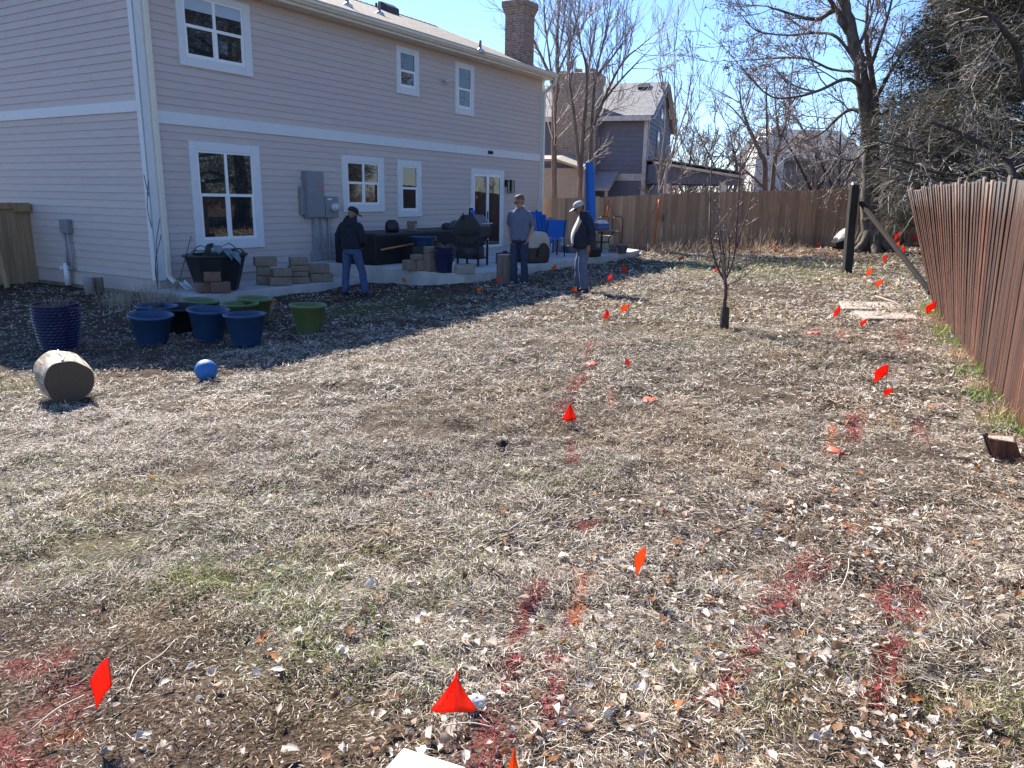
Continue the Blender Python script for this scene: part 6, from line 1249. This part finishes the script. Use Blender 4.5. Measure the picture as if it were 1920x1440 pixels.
    b = MB(); b.box(T((0, .0895, -.063)), (.036, .006, .006), Q.T); b.build('mouth', mat('lips', (.28, .10, .08), .6), t)
    t['_'] = 0; del t['_']
    return t, T
def torso(t, name, rings, m, n=24, gap=0.0, seed=0, jit=.008, power=2.4):
    b = MB(); rr = []
    for z, rx, ry, cx, cy in rings:
        a0 = math.pi / 2 + gap; ang = np.linspace(a0, a0 + 2 * math.pi - 2 * gap, n, endpoint=gap > 0)
        rr.append([(cx + rx * np.sign(math.cos(q)) * abs(math.cos(q)) ** (2 / power), cy + ry * np.sign(math.sin(q)) * abs(math.sin(q)) ** (2 / power), z) for q in ang])
    b.loft(rr, cap=False, closed=not gap); b.jit(jit, seed); o = b.build(name, m, t, True, sub=1)
    s = o.modifiers.new('solid', 'SOLIDIFY'); s.thickness = .006; s.offset = 0
    return o
def sleeve(t, name, pts, rad, m, seed=0, jit=.007):
    b = MB(); P = catmull(pts, 4); r = np.interp(np.linspace(0, 1, len(P)), np.linspace(0, 1, len(rad)), rad); b.tube(P, r, 12, cap=False).jit(jit, seed); return b.build(name, m, t, True, sub=1)
def trousers(t, J, m, wz=1.0, r0=.098, cuff=.068, wx=.165, wy=.125, cy=0.0, seed=0):
    b = MB(); px, py = J['pel'][0], J['pel'][1] + cy
    sup = lambda z, rx, ry, cx, cy_: [(cx + rx * math.cos(q) * (1 - .06 * abs(math.sin(q))), cy_ + ry * math.sin(q), z) for q in np.linspace(0, 6.283, 25)[:-1]]
    b.loft([sup(wz, wx * .96, wy, px, py), sup(wz - .08, wx * 1.05, wy * 1.06, px, py), sup(wz - .16, wx * 1.08, wy * 1.08, px, py), sup(.80, wx * .90, wy * .92, px, py)])
    for s in ('L', 'R'):
        h, kn, an = [np.asarray(J[s + q], float) for q in ('hip', 'kn', 'an')]; an = an + np.array([0, 0, -.035])
        P = catmull([h + np.array([0, 0, -.01]), h * .55 + kn * .45, kn, kn * .5 + an * .5, an], 4); b.tube(P, np.interp(np.linspace(0, 1, len(P)), [0, .25, .5, .75, .93, 1], [r0, r0 * .94, r0 * .79, r0 * .76, cuff * 1.06, cuff]), 14)
    b.jit(.0075, seed); return b.build('trousers', m, t, True, sub=1)
def shoes(t, J, m, sole):
    for s in ('L', 'R'):
        a = np.asarray(J[s + 'an'], float); f = unit(np.asarray(J[s + 'toe']) * [1, 1, 0]); r = np.array([f[1], -f[0], 0]); z0 = a[2] - .08; b = MB(); so_ = MB(); rr = []
        for u, w, h in ((-.075, .028, .07), (-.05, .038, .10), (.0, .040, .10), (.06, .043, .075), (.12, .047, .055), (.165, .040, .045), (.195, .02, .03)):
            c = a * [1, 1, 0] + f * u + np.array([0, 0, z0]); rr.append([c + r * w * math.cos(q) + np.array([0, 0, .022 + (h - .022) * max(0, math.sin(q)) if math.sin(q) > 0 else .022]) for q in np.linspace(0, 6.283, 13)[:-1]])
        sh = b.loft(rr).build('shoe', m, t, True); 
        ring = [(-.085, 0), (-.06, .036), (0, .041), (.10, .05), (.17, .042), (.205, .0), (.17, -.042), (.10, -.05), (0, -.041), (-.06, -.036)]
        so_.poly([a * [1, 1, 0] + f * u + r * w + np.array([0, 0, z0]) for u, w in ring], .026).build('sole', sole, sh)
def cap(t, T, m, visor_m=None):
    b = MB(); rr = []
    for z, s_ in ((.028, 1.12), (.055, 1.13), (.085, 1.06), (.11, .86), (.128, .52), (.134, .08)): rr.append([T((.079 * s_ * math.cos(q), .098 * s_ * math.sin(q) - .003, z)) for q in np.linspace(0, 6.283, 21)[:-1]])
    c = b.loft(rr).build('cap', m, t, True); b = MB(); vs = [T((.078 * math.cos(q), .09 + .115 * math.sin(q), .030 - .022 * math.sin(q))) for q in np.linspace(0, math.pi, 13)]
    b.poly(vs + [T((-.07, .07, .034)), T((.07, .07, .034))], .007).build('visor', visor_m or m, c, True); return c
def hair(t, T, m):
    b = MB(); rr = []
    for z, hw, fr, bk in HEAD[3:]:
        u = (z + .05) / .17; f_ = np.interp(z, [-.05, .03, .06, .085, .12], [.0, .1, .55, 1.08, 1.15]); ring = []
        for q in np.linspace(0, 2 * math.pi, 20, endpoint=False):
            c, s = math.cos(q), math.sin(q); out = 1.10 if (s < .05 + .0 * u or z > .075) else (1.10 if (z > .055 and s < .9) else (.94)); ring.append(T((hw * out * c, (fr if s > 0 else bk) * out * s, z * (1.07 if z > .09 else 1))))
        rr.append(ring)
    b.loft(rr).jit(.0025, 2); return b.build('hair', m, t, True)
def glasses(t, T, m):
    b = MB()
    for s_ in (-1, 1): b.tube([T((s_ * .074, .0, .014)), T((s_ * .074, .07, .014)), T((s_ * .060, .096, .012))], .0035, 5)
    b.tube([T((-.06, .096, .016)), T((0, .103, .016)), T((.06, .096, .016))], .003, 5); g_ = b.build('glasses', m, t)
    for s_ in (-1, 1): b = MB(); b.loft([[T((s_ * (.031 + .024 * math.cos(q)), y, .004 + .017 * math.sin(q))) for q in np.linspace(0, 6.283, 13)[:-1]] for y in (.098, .101)]); b.build('lens', m, g_)
a3 = lambda *p: np.array(p, float)
M_skin = mat('tanned skin', (.40, .22, .15), .55, .06, 20); M_skin2 = mat('brown skin', (.27, .14, .09), .55, .06, 20)
M_jean = mat('blue denim', (.055, .085, .175), .85, .18, 14, .3, 120); M_djean = mat('dark denim', (.030, .040, .080), .85, .2, 14, .3, 120); M_grej = mat('grey blue denim', (.095, .12, .185), .85, .15, 14, .3, 120)
M_hood = mat('black hoodie cloth', (.014, .016, .026), .9, .25, 10, .3, 80); M_navyj = mat('dark navy jacket', (.014, .016, .028), .75, .25, 10, .3, 60); M_shirt = mat('grey blue shirt', (.115, .135, .185), .85, .12, 25, .2, 90)
M_shoe = mat('dark shoe', (.022, .022, .028), .6, .2); M_sole = mat('pale sole', (.42, .42, .42), .7)

# man from behind in black hoodie
P1 = stand(662, 559, 391, 1.77); P1[2] = gz(P1[0], P1[1])
J = dict(pel=a3(0, 0, .95), waist=a3(0, .0, 1.08), chest=a3(0, .0, 1.30), neck=a3(0, .02, 1.48), head=a3(.015, .065, 1.615), hr=(R(-48), R(22)),
    Lsh=a3(-.185, 0, 1.40), Lel=a3(-.265, -.03, 1.12), Lwr=a3(-.17, .15, .99), Lhd=a3(.5, .5, -.7), Lpn=a3(.8, -.4, .2), Rsh=a3(.185, 0, 1.40), Rel=a3(.265, -.03, 1.12), Rwr=a3(.17, .15, .99), Rhd=a3(-.5, .5, -.7), Rpn=a3(-.8, -.4, .2),
    Lhip=a3(-.095, 0, .90), Lkn=a3(-.145, .03, .49), Lan=a3(-.165, -.02, .08), Ltoe=a3(-.15, 1, 0), Rhip=a3(.095, 0, .90), Rkn=a3(.19, .05, .49), Ran=a3(.27, .02, .08), Rtoe=a3(.6, .8, 0))
t, T = person('man seen from behind in black hoodie, dark cap and blue jeans standing in the shade', P1, R(-14), 1.77, J, M_skin2)
trousers(t, J, M_jean, 1.02, .10, .072, wx=.17, seed=1); shoes(t, J, M_shoe, M_shoe); cap(t, T, mat('black cap cloth', (.016, .016, .02), .85))
torso(t, 'hoodie', [(.93, .195, .135, 0, .0), (.96, .205, .145, 0, 0), (1.10, .205, .145, 0, .0), (1.25, .215, .14, 0, .0), (1.35, .215, .125, 0, -.005), (1.41, .185, .11, 0, 0), (1.455, .125, .095, 0, .01), (1.50, .085, .08, 0, .02)], M_hood, seed=2)
b = MB(); b.loft([[(rx * math.cos(q), cy + ry * math.sin(q), z + .03 * math.sin(q)) for q in np.linspace(0, 6.283, 21)[:-1]] for z, rx, ry, cy in ((1.40, .13, .09, -.06), (1.46, .15, .125, -.035), (1.53, .135, .125, -.005), (1.575, .105, .105, .02), (1.56, .08, .085, .03))], cap=False).jit(.005, 5); b.build('hood', M_hood, t, True, sub=1)
for s in 'LR': sleeve(t, 'sleeve', [J[s + 'sh'] * a3(.62, 1, .99), J[s + 'sh'] * a3(1.0, 1, .97), J[s + 'el'], J[s + 'el'] * .4 + J[s + 'wr'] * .6, J[s + 'wr']], [.055, .078, .078, .074, .066, .048], M_hood, 3)

# man with glasses and short sleeves
P2 = stand(973, 534, 363, 1.81); P2[2] = gz(P2[0], P2[1])
J = dict(pel=a3(0, 0, .95), waist=a3(0, .0, 1.08), chest=a3(0, .0, 1.30), neck=a3(0, .02, 1.48), head=a3(-.0, .055, 1.625), hr=(R(-38), R(20)), curl=.3,
    Lsh=a3(-.18, 0, 1.41), Lel=a3(-.245, -.06, 1.14), Lwr=a3(-.195, .05, .93), Lhd=a3(.35, .2, -.9), Lpn=a3(.9, 0, .3), Rsh=a3(.18, 0, 1.41), Rel=a3(.24, -.07, 1.14), Rwr=a3(.185, .06, .93), Rhd=a3(-.35, .2, -.9), Rpn=a3(-.9, 0, .3),
    Lhip=a3(-.09, 0, .90), Lkn=a3(-.105, .03, .49), Lan=a3(-.115, -.01, .08), Ltoe=a3(-.25, 1, 0), Rhip=a3(.09, 0, .90), Rkn=a3(.10, .04, .49), Ran=a3(.095, .04, .08), Rtoe=a3(.25, 1, 0))
t, T = person('man with glasses, grey blue short sleeved shirt and hands in jeans pockets, facing the photographer', P2, R(165), 1.81, J, M_skin)
trousers(t, J, M_djean, 1.02, .094, .070, seed=3, wx=.165); shoes(t, J, mat('blue grey shoe', (.05, .06, .10), .7), M_sole); hair(t, T, mat('short brown hair', (.10, .07, .045), .7, .4, 60)); glasses(t, T, mat('dark frame', (.012, .01, .012), .3))
torso(t, 'shirt', [(.88, .185, .13, 0, .01), (.93, .195, .14, 0, .01), (1.08, .185, .135, 0, .01), (1.22, .19, .13, 0, .005), (1.34, .198, .118, 0, 0), (1.41, .175, .10, 0, 0), (1.455, .115, .085, 0, .01), (1.49, .075, .07, 0, .02)], M_shirt, seed=4)
b = MB()
for s_ in (-1, 1): b.poly([(s_ * .004, .098, 1.435), (s_ * .072, .055, 1.475), (s_ * .085, .05, 1.515), (s_ * .05, .09, 1.505), (s_ * .012, .105, 1.46)], .006, (0, 1, .3))
b.tube([(-.075, .05, 1.50), (-.07, -.04, 1.52), (0, -.065, 1.525), (.07, -.04, 1.52), (.075, .05, 1.50)], .016, 6); b.build('collar', M_shirt, t, True)
b = MB(); b.bx(-.13, -.05, .118, .126, 1.22, 1.33); b.build('pocket', M_shirt, t)
for s in 'LR': sleeve(t, 'sleeve', [J[s + 'sh'] * a3(.62, 1, .99), J[s + 'sh'] * a3(1.0, 1, .97), J[s + 'sh'] * .4 + J[s + 'el'] * .6, J[s + 'sh'] * .12 + J[s + 'el'] * .88], [.055, .074, .072, .070, .072], M_shirt, 5)

# man in pale cap, profile
P3 = stand(1091, 549, 377, 1.75); P3[2] = gz(P3[0], P3[1])
J = dict(pel=a3(0, -.02, .95), waist=a3(0, .01, 1.08), chest=a3(0, -.01, 1.30), neck=a3(0, .04, 1.47), head=a3(.0, .115, 1.60), hr=(R(6), R(24)), curl=.35,
    Lsh=a3(-.20, -.03, 1.39), Lel=a3(-.255, -.10, 1.12), Lwr=a3(-.235, -.055, .90), Lhd=a3(.05, .12, -1), Lpn=a3(.9, .35, 0), Rsh=a3(.20, -.03, 1.39), Rel=a3(.26, -.06, 1.12), Rwr=a3(.21, .10, .95), Rhd=a3(-.1, .5, -.8), Rpn=a3(-.9, .3, 0),
    Lhip=a3(-.095, -.01, .90), Lkn=a3(-.10, .03, .49), Lan=a3(-.10, -.03, .08), Ltoe=a3(-.15, 1, 0), Rhip=a3(.095, -.01, .90), Rkn=a3(.10, .06, .49), Ran=a3(.11, .03, .08), Rtoe=a3(.15, 1, 0))
t, T = person('man in profile with pale grey cap, dark navy jacket and grey blue jeans, looking down', P3, R(97), 1.75, J, M_skin2)
trousers(t, J, M_grej, 1.0, .108, .078, wx=.175, wy=.15, cy=.03, seed=6); shoes(t, J, M_shoe, M_shoe); cap(t, T, mat('pale grey cap cloth', (.36, .36, .37), .85, .06, 20)); glasses(t, T, mat('dark frame', (0, 0, 0)))
b = MB(); b.loft([[T((hw * 1.05 * math.cos(q), bk * 1.05 * math.sin(q), z)) for q in np.linspace(math.pi * .98, math.pi * 2.02, 13)] for z, hw, fr, bk in HEAD[3:8]], cap=False, closed=False); b.build('hair', mat('dark hair', (.03, .025, .022), .7, .3, 60), t, True)
torso(t, 'shirt', [(.90, .165, .175, 0, .05), (.98, .175, .20, 0, .05), (1.08, .175, .21, 0, .055), (1.20, .175, .185, 0, .04), (1.32, .17, .145, 0, .02), (1.41, .13, .11, 0, .02), (1.46, .09, .085, 0, .03), (1.48, .075, .075, 0, .035)], mat('pale grey shirt', (.52, .53, .56), .85, .06, 20), seed=7)
torso(t, 'jacket', [(.84, .225, .205, 0, -.005), (.90, .235, .225, 0, .0), (1.05, .235, .235, 0, .015), (1.20, .23, .215, 0, .01), (1.33, .23, .165, 0, -.01), (1.41, .175, .135, 0, -.005), (1.46, .11, .11, 0, .01), (1.53, .098, .10, 0, .03)], M_navyj, gap=.40, seed=8)
b = MB(); b.bx(-.11, -.10, .20, .214, 1.255, 1.27); 
for s in 'LR': sleeve(t, 'sleeve', [J[s + 'sh'] * a3(.64, 1, .99), J[s + 'sh'] * a3(1.02, 1, .97), J[s + 'el'], J[s + 'el'] * .4 + J[s + 'wr'] * .6, J[s + 'wr'] + a3(0, 0, .01)], [.065, .090, .086, .080, .070, .055], M_navyj, 9)
